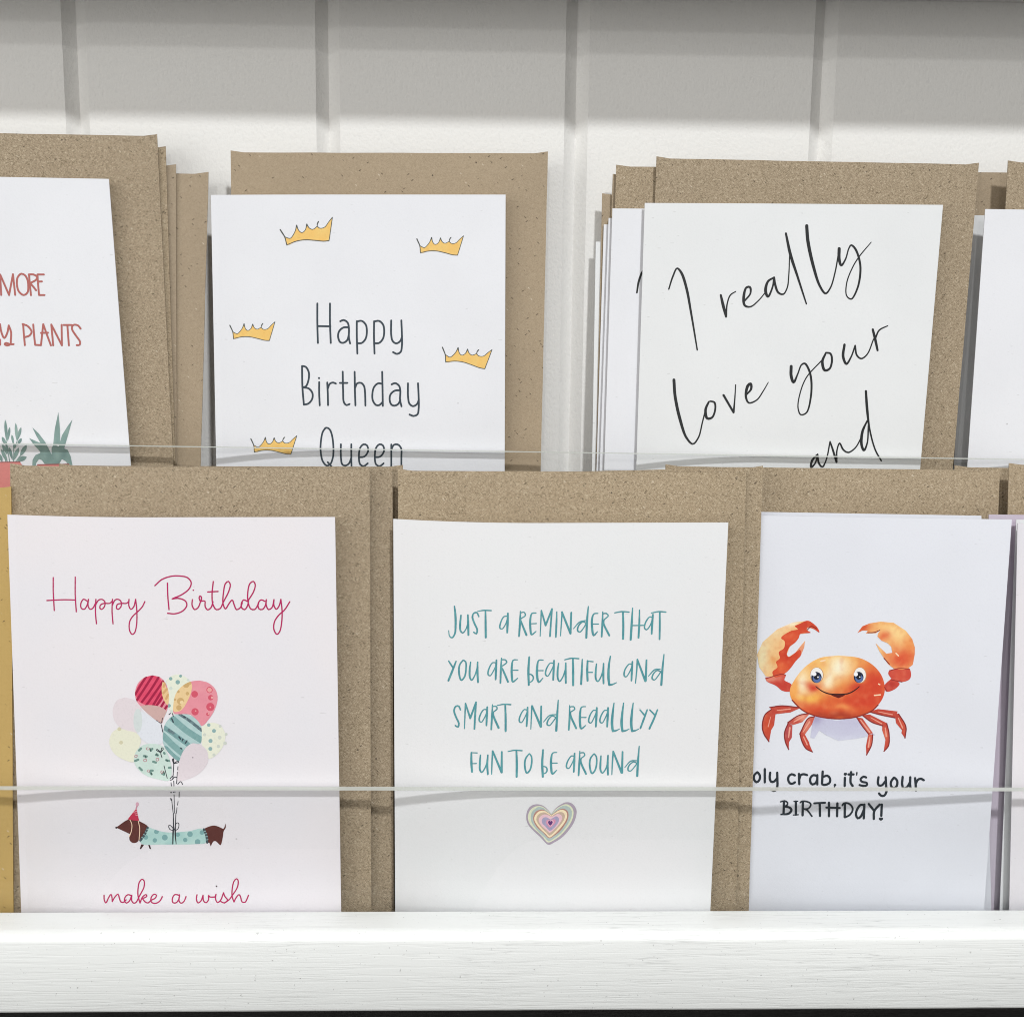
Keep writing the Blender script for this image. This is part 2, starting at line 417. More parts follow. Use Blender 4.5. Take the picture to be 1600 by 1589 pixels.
for i in range(NS + 1):
    x = X0 + (X1 - X0) * i / NS
    for k, (y, z) in enumerate(P):
        w = 0.16 * noise.noise(Vector((x * 0.012, k * 0.3, 3))) if k > 3 else 0
        V.append(W(x, y + w, z + 0.10 * noise.noise(Vector((x * 0.02, 7, k * 0.1)))))
for i in range(NS):
    for k in range(n): a, b = i * n + k, i * n + (k + 1) % n; Fc.append((a, b, b + n, a + n))
Fc += [tuple(range(n))[::-1], tuple(NS * n + k for k in range(n))]
root['_org'] = tuple(root.location)
link('front_lip', V, Fc, M['lip'], root, smooth=True)
for p in bpy.data.objects['front_lip'].data.polygons: p.use_smooth = len(p.vertices) == 4
v, f = box(X0, X1, lip_in + 0.2, WALL - 0.5, ZB - 6, ZB - 0.1); link('base_board', v, f, M['board'], root)
v, f = box(X0, X1, 493.0, WALL - 0.5, ZT - 8, ZT - 0.1); link('step_board', v, f, M['board'], root)
v, f = box(X0, X1, 495.0, 501.0, ZB, ZT - 8.2); link('riser', v, f, M['board'], root)

def guard(y0, y1, zleft, zright, zbot):
    V = []
    for x, zt in ((X0, zleft), (X1, zright)):
        for y in (y0, y1):
            for z in (zbot, zt): V.append(W(x, y, z))
    Fc = [(0, 1, 3, 2), (4, 6, 7, 5), (0, 4, 5, 1), (2, 3, 7, 6), (0, 2, 6, 4), (1, 5, 7, 3)]
    o = link('acrylic_guard', V, Fc, [M['acrylic'], M['acrylic_edge']], root)
    o.data.polygons[5].material_index = 1
    return o
def rail_z(Y, pl, pr):
    a, b = hit(*pl, flat(Y)), hit(*pr, flat(Y)); s = (b[2] - a[2]) / (b[0] - a[0])
    return a[2] + s * (X0 - a[0]), a[2] + s * (X1 - a[0])
YA0, YA1 = 425.4, 428.6
g1 = guard(YA0, YA1, *rail_z((YA0 + YA1) / 2, (0, 1231), (1600, 1233)), ZB + 0.3)
g1['label'] = 'clear acrylic guard of the lower tier'
YB0, YB1 = 498.6, 501.4
g2 = guard(YB0, YB1, *rail_z((YB0 + YB1) / 2, (0, 693.5), (1600, 718)), ZT + 0.3)
g2['label'] = 'clear acrylic guard of the upper tier'

# ---- counter under the shelf
v, f = box(-700, 760, 60, 700, -330, -299.5)
tag(link('counter', v, f, M['counter']), 'black counter top under the white ledge', kind='structure')

# ================================================================ UPPER TIER
ZRU, ZRL = -76.0, -170.0
def up_sheet(tl, tr, bl, br, Y, **k): return Sheet(tl, tr, bl, br, Y, ZRU, ZT, k.pop('lean', 3.0), **k)
def lo_sheet(tl, tr, bl, br, Y, **k): return Sheet(tl, tr, bl, br, Y, ZRL, ZB, k.pop('lean', 3.5), **k)
GE, GC = 'kraft envelopes behind the cards', 'greeting cards on the ledge'

# -- plants stack
s = up_sheet((-295, 272), (170, 280), (-250, 735), (205, 735), 502.6, D=5)
plants = card('greeting_card', s, M['card_white'], 'white card with a drawing of potted plants and red lettering', GC)
INK_RED = (172, 98, 92)
R = (0, 400, 9.93, 27)
emboss('lettering', plants, s, [(strokes(*R, "18,608 2,290 / 140,608 / 200,285 / 235,606 ; 305,290 270,340 262,440 290,550 365,608 425,570 438,470 425,370 385,300 330,278 303,292 ; 480,610 462,440 450,290 ; 445,290 520,290 575,330 560,370 465,425 / 500,460 560,535 ; 680,290 580,290 / 590,440 605,608 / 690,608 ; 590,400 650,398 ; 0,1060 20,1180 65,1275 110,1200 135,1080 / 170,1180 168,1300 160,1370 110,1390 70,1370 95,1350 150,1370 210,1370 ; 0,1300 2,1380 ; 385,1385 368,1200 358,1060 ; 350,1058 430,1090 490,1180 450,1240 385,1260 ; 515,1065 530,1250 545,1380 / 635,1385 / 670,1060 / 730,1230 790,1390 ; 635,1195 745,1192 ; 825,1388 795,1065 / 960,1388 / 955,1070 ; 985,1072 1110,1072 ; 1045,1080 1068,1388 ; 1250,1130 1210,1080 1150,1068 1120,1090 1118,1140 1180,1240 1240,1330 1235,1380 1190,1385"), INK_RED, None)])
R = (0, 630, 9.93)
def leaf(x1, y1, x2, y2, w):
    dx, dy = x2 - x1, y2 - y1; h = math.hypot(dx, dy); nx, ny = -dy / h * w / 2, dx / h * w / 2
    q = [(x1, y1)] + [(x1 + dx * a + nx * b, y1 + dy * a + ny * b) for a, b in ((0.12, 0.55), (0.3, 0.95), (0.5, 1), (0.75, 0.7))] + [(x2, y2)] + [(x1 + dx * a - nx * b, y1 + dy * a - ny * b) for a, b in ((0.75, 0.7), (0.5, 1), (0.3, 0.95), (0.12, 0.55))]
    return [(R[0] + a / R[2], R[1] + b / R[2]) for a, b in q]
def teal_fn(x, y):
    k = 0.5 + 0.5 * noise.noise(Vector((x * 0.10, y * 0.05, 1))); return tuple(a + (b - a) * k for a, b in zip((98, 126, 124), (146, 170, 164)))
LV = [(80, 255, 105, 605, 46), (152, 368, 115, 595, 42), (242, 305, 265, 600, 46), (328, 372, 262, 590, 48), (30, 522, 100, 660, 50), (182, 488, 212, 650, 38), (334, 545, 270, 650, 48), (18, 715, 118, 915, 56), (95, 630, 125, 800, 44), (292, 690, 200, 900, 62), (412, 648, 308, 830, 66), (415, 835, 250, 895, 76), (-8, 790, 35, 915, 50), (140, 680, 195, 885, 48), (240, 630, 212, 705, 50), (45, 640, 110, 800, 44)]
emboss('plant_print', plants, s, [
    ([leaf(*a) for a in LV] + strokes(*R, 12, "100,600 125,760 150,912 ; 212,640 213,912 ; 310,820 240,912 ; 35,650 90,912 ; 265,590 230,700"), teal_fn, None),
    ([area(*R, "-60,922 310,916 345,960 360,990 355,1500 -60,1500", False)], (214, 134, 130), None),
    (strokes(*R, 14, "-60,918 310,914"), (150, 82, 80), None)], grid=3.0)
emboss('plant_print', plants, s, [
    ([area(*R, "905,138 930,400 935,640 825,640 850,400", False), area(*R, "1122,255 1060,480 990,720 900,720 960,500 1040,370", False), area(*R, "503,378 600,470 700,600 795,795 760,860 640,640 560,500", False), area(*R, "453,543 560,590 700,650 770,790 720,900 620,750 520,640", False),
      area(*R, "500,980 505,880 550,805 620,775 640,740 720,640 800,795 800,700 830,640 985,700 1050,725 1095,820 1127,975 1060,975 1025,905 960,870 920,940 800,945 690,940 650,885 605,868 560,930 555,980", False)], teal_fn, None),
    ([area(*R, "575,958 1080,950 1090,1100 570,1100", False)], (214, 134, 130), None),
    (strokes(*R, 16, "585,955 1065,948"), (150, 82, 80), None)], grid=3.0)
KU = 'kraft'
for (tl, tr, bl, br, Y, mk, lab) in (
    ((-260, 204), (245, 213), (-240, 735), (271, 735), 507.9, 'kraft', 'front kraft envelope of the left stack, directly behind the plants card'),
    ((-250, 226), (258.5, 232), (-230, 735), (274, 735), 509.5, 'kraft', 'thin strip of kraft envelope second in the left stack'),
    ((-240, 254), (274.5, 260), (-210, 735), (276, 735), 511.0, 'kraft_smooth', 'thin strip of kraft envelope third in the left stack'),
    ((-190, 266), (325.5, 272), (-200, 735), (313, 735), 512.6, 'kraft_smooth', 'rearmost shaded kraft envelope of the left stack, nearest the crown card')):
    envelope('envelope', up_sheet(tl, tr, bl, br, Y, lean=3.0), M[mk], lab, GE)

# -- crown card
s = up_sheet((329.5, 305), (790, 304.5), (338, 730), (788.5, 730), 502.6, D=5.5)
queen = card('greeting_card', s, M['card_white'], 'white birthday card printed with five gold crowns', GC)
envelope('envelope', up_sheet((360, 238.5), (856, 240), (366, 735), (845, 735), 509.3), M['kraft_smooth'], 'smooth kraft envelope standing behind the crown card', GE)
INK_SLATE = (52, 64, 74)
R = (470, 460, 7.945, 21)
yy = "1122,325 1122,500 1140,580 1185,610 1235,580 1255,530 ; 1248,325 1255,500 1255,640 1240,715 1195,740 1145,718"
emboss('lettering', queen, s, [(strokes(*R, "205,115 205,350 212,605 ; 362,115 362,350 372,605 ; 212,395 368,398 ; 490,335 530,320 580,350 597,420 597,540 612,610 ; 597,410 530,412 475,460 463,530 490,595 530,602 575,570 597,500 ; 695,335 695,500 702,735 ; 697,338 755,330 805,375 820,450 805,550 755,605 705,608 ; 910,335 908,500 915,735 ; 912,338 970,330 1020,375 1035,450 1020,550 970,605 918,608 ; " + yy), INK_SLATE, None)])
emboss('lettering', queen, s, [(strokes(*R, "15,890 20,1150 38,1370 ; 15,890 60,900 98,965 98,1050 65,1140 30,1155 / 100,1170 145,1230 140,1300 95,1355 38,1370 ; 228,1090 228,1230 235,1378 ; *226,1040,13 ; 328,1095 335,1240 338,1375 ; 335,1170 360,1110 400,1095 435,1108 ; 520,960 525,1200 535,1340 565,1375 605,1362 ; 485,1100 578,1100 ; 668,962 672,1200 678,1378 ; 675,1160 700,1105 750,1100 785,1140 797,1220 802,1380 ; 1010,962 1015,1200 1018,1385 ; 1012,1112 960,1105 910,1150 888,1240 895,1320 935,1375 975,1375 1012,1340 ; 1128,1118 1170,1102 1220,1135 1235,1200 1232,1310 1250,1390 ; 1235,1192 1170,1195 1115,1240 1103,1310 1125,1370 1165,1382 1210,1360 1235,1310 ; 1330,1105 1332,1280 1350,1360 1390,1388 1440,1365 1465,1310 ; 1455,1105 1463,1280 1463,1420 1448,1490 1400,1510 1350,1492"), INK_SLATE, None)])
e1 = "1035,425 1080,420 1115,370 1105,320 1075,310 1045,340 1033,420 1045,490 1075,505 1112,480"
R = (380, 640, 5.714, 14.5)
emboss('lettering', queen, s, [(strokes(*R, "735,163 710,200 692,300 692,380 710,460 745,500 775,490 800,430 805,330 790,220 770,175 745,162 728,170 ; 755,470 790,510 ; 872,310 872,420 885,490 915,500 945,480 965,430 ; 965,310 965,430 967,505 ; 1322,312 1322,420 1322,540 ; 1322,360 1345,315 1380,312 1410,345 1412,420 1412,540 ; " + e1) + strokes(*R, e1, dx=142), INK_SLATE, None)])
CR_FILL = "250,545 340,605 380,610 440,570 520,480 570,400 590,480 625,545 690,560 750,520 805,450 840,500 890,550 940,560 1035,520 1080,575 1150,590 1210,580 1300,510 1420,430 1330,640 1240,895 1120,880 900,800 700,735 500,710 265,730"
CR_LINE = "180,365,26 215,450,26 250,545,22 262,735,18 ; 250,545,17 340,605 380,612 440,570 520,480 572,375,26 / 595,490,16 640,555 690,562 755,520 808,415,26 / 840,500,16 890,550 940,562 1035,522 / 1050,470,24 1085,430,26 ; 1035,522,16 1080,578 1150,595 1220,580 1310,505 1420,425 / 1340,640 1240,900 / 1120,880 900,800 700,735 500,710 265,730"
def affine(dst):
    src = [(180, 365), (1420, 425), (1240, 900), (262, 735)]
    import numpy as np
    A = np.array([[x, y, 1] for x, y in src]); B = np.array(dst); T, *_ = np.linalg.lstsq(A, B, rcond=None)
    return lambda p: (p[0] * T[0][0] + p[1] * T[1][0] + T[2][0], p[0] * T[0][1] + p[1] * T[1][1] + T[2][1])
def gold_fn(x, y):
    k = 0.5 + 0.6 * noise.noise(Vector((x * 0.12, y * 0.2, 4))); return tuple(a + (b - a) * k for a, b in zip((232, 182, 98), (232, 200, 122)))
for q in ([(437.6, 360), (519.4, 339.4), (514, 377), (448.4, 382.4)], [(651, 374), (724.4, 368.6), (714.6, 399.4), (657.4, 395)], [(358.75, 509), (429.7, 502.8), (420.6, 532.8), (365.3, 529)], [(691.25, 542.8), (768.75, 546.6), (757.5, 576.3), (696.4, 566)], [(391.9, 685.9), (463.7, 680.8), (454.4, 710), (397.5, 706.2)]):
    T = affine(q)
    sc = lambda txt: [[T(p) for p in poly] for poly in txt]
    fill = [T((p[0] * 16, p[1] * 16)) for p in area(0, 0, 16, CR_FILL)]
    line = [[T((a * 16, b * 16)) for a, b in poly] for poly in strokes(0, 0, 16, 17, CR_LINE)]
    emboss('crown_print', queen, s, [([fill], gold_fn, None), (line, (78, 82, 78), None)])

# -- love stack
s = up_sheet((1007.5, 317.5), (1473.5, 320.5), (995, 706), (1437.5, 735), 502.4, D=5.8)
love = card('greeting_card', s, M['card_grey'], 'white card with black brush script saying I really love your and', GC)
INK_BLACK = (34, 37, 39)
R = (1000, 330, 4.0, 10)
emboss('lettering', love, s, [(strokes(*R, "180,488,8 205,410,10 232,358,10 258,385,14 290,480,15 320,640,12 358,868,8 ; 505,525,12 520,590,17 538,660,12 / 545,580,8 565,525,8 598,503,6 ; 655,560,10 690,515,10 687,475,13 665,478,12 648,540,16 655,590,13 690,598,9 740,560,7 790,500,6 ; 838,415,10 800,440,13 785,500,17 800,535,13 830,470,10 838,415,12 / 845,460,13 865,510,12 895,520,9 920,480,8 930,400,7 935,280,6 ; 912,140,12 940,270,17 985,410,13 1040,580,8 ; 1042,92,18 1050,190,19 1085,350,17 1125,470,13 1160,515,11 1190,480,9 1220,380,8 1240,270,8 ; 1245,235,18 1245,300,17 1258,340,13 1285,300,9 1305,235,8 1320,213,10 1345,235,12 1370,300,12 1378,370,12 1360,480,11 1320,550,9 1292,530,7 1292,450,7 1330,350,7 1370,285,7 1445,195,5"), INK_BLACK, None)])
R = (1030, 480, 4.0, 10)
emboss('lettering', love, s, [(strokes(*R, "92,455,17 100,560,17 130,700,17 170,815,13 210,855,10 245,815,9 270,720,8 285,660,8 ; 310,592,11 290,640,15 300,695,15 330,690,12 350,640,11 345,595,11 318,588,9 ; 402,550,13 465,658,12 / 472,580,8 478,485,6 ; 548,545,9 575,510,13 572,478,15 555,490,17 542,560,13 560,598,10 610,580,8 650,525,7 682,470,5 ; 825,370,17 825,430,17 840,470,15 865,420,9 890,360,9 910,352,11 935,390,12 950,450,12 948,560,11 920,660,9 885,672,8 868,630,7 880,540,7 920,440,7 1000,350,7 1020,330,8 ; 1040,290,11 1020,340,15 1035,395,15 1065,385,12 1080,330,12 1070,290,11 1042,285,10 ; 1158,235,14 1150,310,15 1170,355,13 1200,310,9 1225,240,9 / 1235,300,10 1262,322,9 1300,295,8 1340,200,7 ; 1335,140,13 1350,200,15 1365,270,12 ; 1350,200,9 1375,145,9 1428,117,6"), INK_BLACK, None)])
emboss('lettering', love, s, [(strokes(*R, "985,925,11 955,960,13 950,1000,13 975,975,9 990,920,10 / 998,975,11 1020,998,10 1045,950,8 1068,840,8 / 1085,890,11 1108,968,12 / 1112,890,8 1128,850,9 1150,890,10 1180,908,9 1225,880,8 1270,800,7 ; 1300,710,9 1270,780,15 1265,860,15 1280,895,13 1300,850,9 1308,740,9 ; 1292,525,13 1300,640,15 1315,760,10 1350,890,9 1388,960,9"), INK_BLACK, None)])
envelope('envelope', up_sheet((1026, 247.5), (1530, 257.5), (1010, 735), (1489, 735), 509.4), M['kraft'], 'speckled kraft envelope standing right behind the brush script card', GE)
GL = 'cards stacked behind the brush script card'
s2 = up_sheet((957, 326), (1422, 330), (944, 735), (1388, 735), 511.4)
c2 = card('greeting_card', s2, M['card_white'], 'white card peeking out left of the brush script card, edge of its letter showing', GC)
emboss('lettering', c2, s2, [(strokes(880, 230, 2.997, 8, "345,682,7 355,625,9 376,580,9 400,580,10"), INK_BLACK, None)])
envelope('envelope', up_sheet((963, 260.5), (1470, 266), (949, 735), (1440, 735), 512.6), M['kraft'], 'kraft envelope stepping out left of the speckled envelope, second of its stack', GE)
s3 = up_sheet((951, 341), (1416, 345), (937, 735), (1380, 735), 514.0)
card('greeting_card', s3, M['card_white'], 'white card third back in the brush script stack, only its left edge showing', GC)
envelope('envelope', up_sheet((957.5, 275), (1464, 280), (942, 735), (1430, 735), 515.2), M['kraft_smooth'], 'kraft envelope third of the brush script stack, a narrow step on the left', GE)
s4 = up_sheet((943.5, 351), (1408, 356), (932, 735), (1372, 735), 516.4)
card('greeting_card', s4, M['card_white'], 'white card fourth back in the brush script stack, only its left edge showing', GC)
envelope('envelope', up_sheet((941, 305), (1450, 311), (931, 735), (1420, 735), 517.6), M['kraft_smooth'], 'lowest kraft envelope step at the left of the brush script stack', GE)
s5 = up_sheet((931, 378), (1398, 384), (925, 735), (1362, 735), 518.8)
card('greeting_card', s5, M['card_grey'], 'rearmost shaded white card of the brush script stack, beside the wall', GC)

# -- right end stack
s = up_sheet((1539.5, 327), (2005, 335), (1511, 735), (1962, 735), 502.6, D=6)
card('greeting_card', s, M['card_white'], 'blank white card at the right end of the upper tier, cut by the frame', GC)
envelope('envelope', up_sheet((1575.5, 254), (2080, 262), (1548, 735), (2030, 735), 510.0), M['kraft'], 'kraft envelope behind the blank white card at the upper right end', GE)
s = up_sheet((1516, 336.5), (1975, 345), (1490, 735), (1930, 735), 520.0)
card('greeting_card', s, M['card_grey'], 'shaded white card in the gap between the speckled envelope and the blank white card', GC)
envelope('envelope', up_sheet((1500, 269.5), (1990, 272), (1486, 735), (1950, 735), 522.0), M['kraft_smooth'], 'low kraft envelope bridging the gap left of the upper right end', GE)

# ================================================================ LOWER TIER
# -- blush dachshund card
s = lo_sheet((11.5, 804.5), (523.5, 808), (33, 1420), (533, 1420), 430.2, D=4.6)
pink = card('greeting_card', s, M['card_pink'], 'blush pink birthday card with a dachshund carried by balloons', GC)
INK_CRIM = (178, 28, 90)
R = (60, 880, 8.0, 14)
emboss('lettering', pink, s, [(strokes(*R, "185,178 185,350 198,590 ; 460,172 460,400 473,605 ; 105,465 300,455 465,458 ; 605,470 565,447 530,500 535,560 570,575 605,530 625,450 / 620,530 645,575 680,560 712,500 ; 718,450 712,600 725,755 ; 715,520 750,460 795,450 830,480 825,540 790,575 768,560 775,520 820,500 890,500 925,470 ; 925,450 920,600 932,755 ; 925,520 960,455 1005,452 1035,485 1030,545 995,575 975,560 985,515 1040,500 1100,500 1130,475 ; 1132,450 1130,530 1155,575 1190,545 1215,450 / 1230,600 1225,780 1200,870 1172,888 1140,840 1140,730 1180,660 1250,595 1300,540 1330,478") +
    strokes(230, 880, 6.667, 12.5, "80,232 150,170 250,135 340,132 420,150 458,200 440,260 370,320 260,370 / 330,365 400,395 412,440 370,495 290,525 212,520 ; 210,205 215,350 227,482 ; 470,378 468,440 495,482 530,460 555,400 ; *480,280,8 ; 555,400 540,360 550,338 565,355 560,395 / 600,392 603,450 630,485 665,460 685,400 ; 688,190 675,330 685,430 720,482 760,470 790,410 ; 630,298 738,293 ; 790,410 800,390 850,290 865,220 845,188 815,210 795,300 790,420 815,475 845,430 885,382 905,430 930,482 970,460 990,410 ; 1040,395 1005,380 980,420 985,465 1015,482 1045,440 1055,390 ; 1050,390 1110,290 1125,220 1105,188 1070,210 1048,300 1050,400 1080,475 1120,480 1160,420 ; 1225,395 1185,380 1155,420 1165,475 1200,480 1230,440 1240,378 / 1240,440 1265,482 1300,460 1320,380 ; 1320,378 1320,440 1345,478 1375,440 1392,375 / 1405,500 1400,620 1380,710 1352,740 1320,690 1325,610 1370,540 1430,485 1485,400"), INK_CRIM, None)])
emboss('lettering', pink, s, [(strokes(150, 1360, 6.4, 11.5, "80,245 82,290 98,322 125,270 150,235 160,270 162,308 / 190,260 220,233 232,270 250,312 275,315 300,290 ; 355,250 320,238 290,265 285,305 305,323 335,300 357,245 / 357,300 380,325 405,310 430,260 480,160 480,100 460,85 435,110 420,180 420,250 440,322 / 465,262 500,238 508,255 465,278 / 490,310 520,322 550,295 590,275 605,245 580,235 550,270 555,315 600,325 640,300 663,258 ; 830,245 790,237 765,270 768,318 800,320 830,280 835,240 / 830,300 850,325 880,305 900,258 ; 1010,240 1003,280 1020,322 1050,300 1070,245 / 1075,300 1100,320 1125,290 1125,245 1140,262 1190,262 / 1200,235 / 1195,280 1215,318 1245,295 1275,220 / 1290,260 1315,290 1285,322 1250,308 ; 1285,320 1330,290 1360,250 1415,160 1420,95 1405,80 1380,105 1362,180 1362,260 1380,312 / 1400,270 1430,238 1445,260 1460,310 1490,315 1525,245"), INK_CRIM, None),
    (strokes(150, 1360, 6.4, 10, "*1205,155,8"), (70, 50, 60), None)])
R = (160, 1040, 7.945)
A = lambda txt, sm=True: [area(*R, txt, sm)]
Dz = lambda *cs: [disc(R[0] + x / R[2], R[1] + y / R[2], r / R[2]) for x, y, r in cs]
def blend(c1, c2, f, seed):
    def fn(x, y):
        k = min(1, max(0, 0.5 + 0.9 * noise.noise(Vector((x * f, y * f, seed))))); return tuple(a + (b - a) * k for a, b in zip(c1, c2))
    return fn
L = []
L.append((A("280,390 180,430 130,540 150,680 230,770 420,840 440,700 480,520 400,430"), (221, 211, 215), None))
L.append((A("490,560 440,700 430,830 520,940 600,970 740,960 740,830 720,720 600,640"), (219, 222, 229), None))
L.append(([disc(R[0] + 440 / R[2], R[1] + 680 / R[2], 55 / R[2], 150 / R[2], 16)], (206, 214, 213), None))
L.append((A("200,770 120,830 85,950 140,1080 280,1170 400,1190 460,1000 480,930 430,840 300,800"), (225, 225, 205), None))
L.append((Dz((210, 785, 24), (232, 952, 24)), (205, 200, 170), None))
L.append((A("790,180 870,120 960,110 1080,190 1060,400 880,600 815,500 810,300"), (224, 228, 211), None))
L.append((Dz((848, 160, 22), (935, 203, 28), (970, 128, 18), (828, 495, 22)), (132, 168, 166), None))
L.append((Dz((850, 280, 22), (1062, 178, 16), (860, 565, 16)), (203, 214, 205), None))
L.append((A("1230,760 1320,710 1450,730 1525,850 1505,980 1420,1100 1320,1150 1240,1000"), (225, 227, 209), None))
L.append((Dz((1385, 808, 25), (1342, 932, 26), (1340, 1030, 25), (1320, 735, 22)), (140, 172, 172), None))
L.append((Dz((1460, 750, 18), (1455, 890, 25), (1440, 1000, 22), (1270, 855, 20), (1385, 1105, 20), (1522, 960, 22), (1535, 850, 18)), (200, 206, 196), None))
iRB = len(L)
L.append((A("620,118 520,145 440,220 405,330 420,430 480,510 560,590 700,700 735,715 765,640 800,560 825,430 820,320 780,210 710,140"), (224, 140, 154), None))
L.append((A("520,150 620,122 700,150 745,200 735,300 760,380 690,490 560,490 450,440 415,350 440,250"), blend((224, 82, 112), (214, 62, 96), 0.1, 2), iRB))
L.append((strokes(*R, 27, "540,140 470,250 405,360 ; 625,120 530,270 425,430 ; 700,140 600,300 490,450 ; 755,190 650,340 545,490 ; 745,300 690,390 630,490 ; 745,385 670,500 ; 765,450 720,525 ; 800,500 760,560"), (160, 26, 66), iRB))
L.append((A("750,190 820,330 825,430 805,485 750,390 735,270"), (226, 192, 142), iRB))
L.append((strokes(*R, 26, "760,260 780,210 ; 755,340 800,290 ; 790,410 815,360"), (208, 164, 112), iRB))
L.append((A("470,500 560,488 660,495 740,520 800,570 760,650 735,712 690,695 570,600"), (201, 168, 163), iRB))
iPB = len(L)
L.append((A("1200,182 1080,200 980,260 910,350 885,450 885,590 940,600 1100,610 1230,745 1330,650 1400,530 1430,400 1400,290 1310,210"), blend((222, 138, 152), (226, 150, 160), 0.1, 3), None))
L.append((A("1090,190 1112,240 1100,330 1060,430 980,550 890,570 880,450 915,340 990,250"), (228, 198, 148), iPB))
L.append((Dz((940, 318, 20), (1055, 345, 22), (970, 440, 45), (950, 520, 34), (1040, 235, 40), (1080, 215, 25), (900, 420, 16)), (200, 166, 112), iPB))
L.append((Dz((985, 455, 24)), (232, 206, 160), iPB))
L.append((Dz((1145, 352, 42), (1150, 570, 46), (1340, 510, 52), (1330, 300, 40), (1345, 395, 34), (1310, 600, 22)), (206, 84, 104), iPB))
L.append((Dz((1330, 300, 29), (1362, 395, 16), (1318, 596, 12), (1158, 560, 9), (1340, 515, 10)), (228, 160, 158), iPB))
iTB = len(L)
L.append((A("940,600 860,630 780,720 755,830 760,980 850,1110 950,1180 990,1080 1050,1000 1120,960 1215,965 1235,850 1220,740 1150,650 1060,605"), blend((166, 196, 196), (180, 205, 204), 0.12, 5), None))
L.append((strokes(*R, 72, "870,655 1040,800 1240,930 ; 750,860 880,990 1000,1090 ; 780,1030 870,1120 960,1190"), blend((116, 156, 156), (134, 172, 170), 0.2, 6), iTB))
L.append((strokes(*R, 52, "760,760 900,860 1080,990"), blend((108, 146, 148), (128, 166, 166), 0.2, 6), iTB))
L.append((strokes(*R, 34, "960,605,30 1080,680,34 1230,800,34 ; 825,800 880,835"), blend((74, 92, 100), (120, 146, 150), 0.4, 7), iTB))
L.append((strokes(*R, 16, "860,655 880,700 ; 950,880 970,910 ; 990,930 1000,910 ; 1030,960 1050,930 ; 970,1020 985,1030 ; 1010,630 1030,640"), (58, 74, 82), iTB))
iMB = len(L)
L.append((A("600,965 500,985 420,1060 390,1170 430,1270 540,1360 700,1410 830,1420 860,1300 830,1150 760,1010 690,975"), blend((192, 212, 204), (202, 220, 212), 0.1, 8), None))
L.append((strokes(*R, 26, "455,1050 480,1025 ; 600,1050 620,1030 ; 590,1030 605,1050 ; 515,1120 550,1125 ; 665,1105 690,1110 ; 405,1180 445,1165 ; 630,1190 665,1200 ; 790,1170 830,1180 ; 460,1265 490,1295 ; 600,1300 625,1300 ; 595,1320 610,1345 ; 740,1335 765,1350 ; 825,1265 855,1262 ; 765,1080 772,1090"), (110, 142, 134), iMB))
L.append((strokes(*R, 14, "595,1040 600,1060 ; 530,1115 540,1140 ; 675,1090 680,1115 ; 800,1170 805,1185 ; 605,1330 615,1350 ; 760,1310 770,1340"), (62, 88, 82), iMB))
L.append((strokes(*R, 9, "570,1015 545,1020 550,1040 575,1040 590,1025 ; 425,1110 400,1115 405,1135 430,1130 432,1112 ; 540,1160 515,1160 515,1185 545,1185 548,1162 ; 690,1145 668,1150 672,1180 700,1172 695,1148 ; 570,1290 555,1310 580,1318 585,1298 ; 740,1300 722,1318 740,1335 755,1310"), (178, 134, 140), iMB))
L.append((A("1120,965 1040,1020 980,1110 945,1250 935,1425 1080,1400 1220,1320 1310,1190 1300,1060 1220,980"), (216, 206, 211), None))
L.append((Dz((1122, 1138, 9)), (150, 140, 150), None))
L.append((strokes(*R, 9, "730,730 740,780 750,820 ; 765,1240 785,1320 805,1395 ; 885,1150 885,1230 875,1390 ; 885,1430 888,1490 ; 852,1450 856,1490 ; 938,1250 935,1290 ; 930,1320 925,1400 920,1460 ; 935,1470 970,1435 995,1470 ; 870,1400 900,1380 925,1385 ; 720,1075,10 670,1045 680,1035 720,1065 740,1015 757,1030 725,1078 740,1140 ; 885,1215 868,1160 880,1155 890,1205 935,1180 948,1195 890,1212 ; 870,590 880,630 ; 825,605 845,590 ; 670,680 690,685 ; 700,700 730,710 745,650 ; 840,1400 870,1370 880,1400 845,1420"), (46, 48, 56), None))
emboss('balloon_print', pink, s, L)
R = (170, 1220, 8.0)
BR_ = blend((98, 52, 46), (86, 44, 40), 0.15, 9)
L = []
L.append((strokes(*R, 8, "785,220 793,300 803,390 ; 770,215 778,240 ; 815,170 818,280 820,400 ; 880,135 878,200 ; 866,255 858,300 ; 852,330 845,400 ; *778,142,9 ; *808,138,7 ; *826,136,7"), (46, 48, 56), None))
iSW = len(L)
L.append((A("490,572 560,600 680,635 800,642 1000,625 1180,598 1205,690 1212,770 1100,787 850,792 600,793 420,788 385,745 440,680"), blend((164, 202, 198), (186, 216, 210), 0.08, 10), None))
L.append((Dz((595, 632, 30), (700, 705, 37), (575, 740, 28), (462, 702, 30), (862, 668, 28), (1015, 663, 35), (955, 735, 28), (1110, 760, 36), (1165, 642, 30)), (124, 166, 166), iSW))
L.append((A("90,580 240,482 320,478 400,510 490,572 470,640 400,725 388,745 340,700 250,655"), BR_, None))
L.append((A("1183,600 1240,572 1320,555 1400,582 1432,596 1450,560 1455,530 1462,580 1435,628 1425,700 1395,802 1365,775 1340,752 1310,752 1290,780 1272,815 1258,770 1235,768 1215,680"), BR_, None))
L.append((A("405,790 440,796 402,850 386,848", False) , (66, 40, 38), None))
L.append((A("492,795 514,800 530,852 508,842", False), (60, 38, 38), None))
L.append((strokes(*R, 26, "486,582 450,665 395,742 ; 1188,602 1218,680 1230,768"), (66, 82, 88), None))
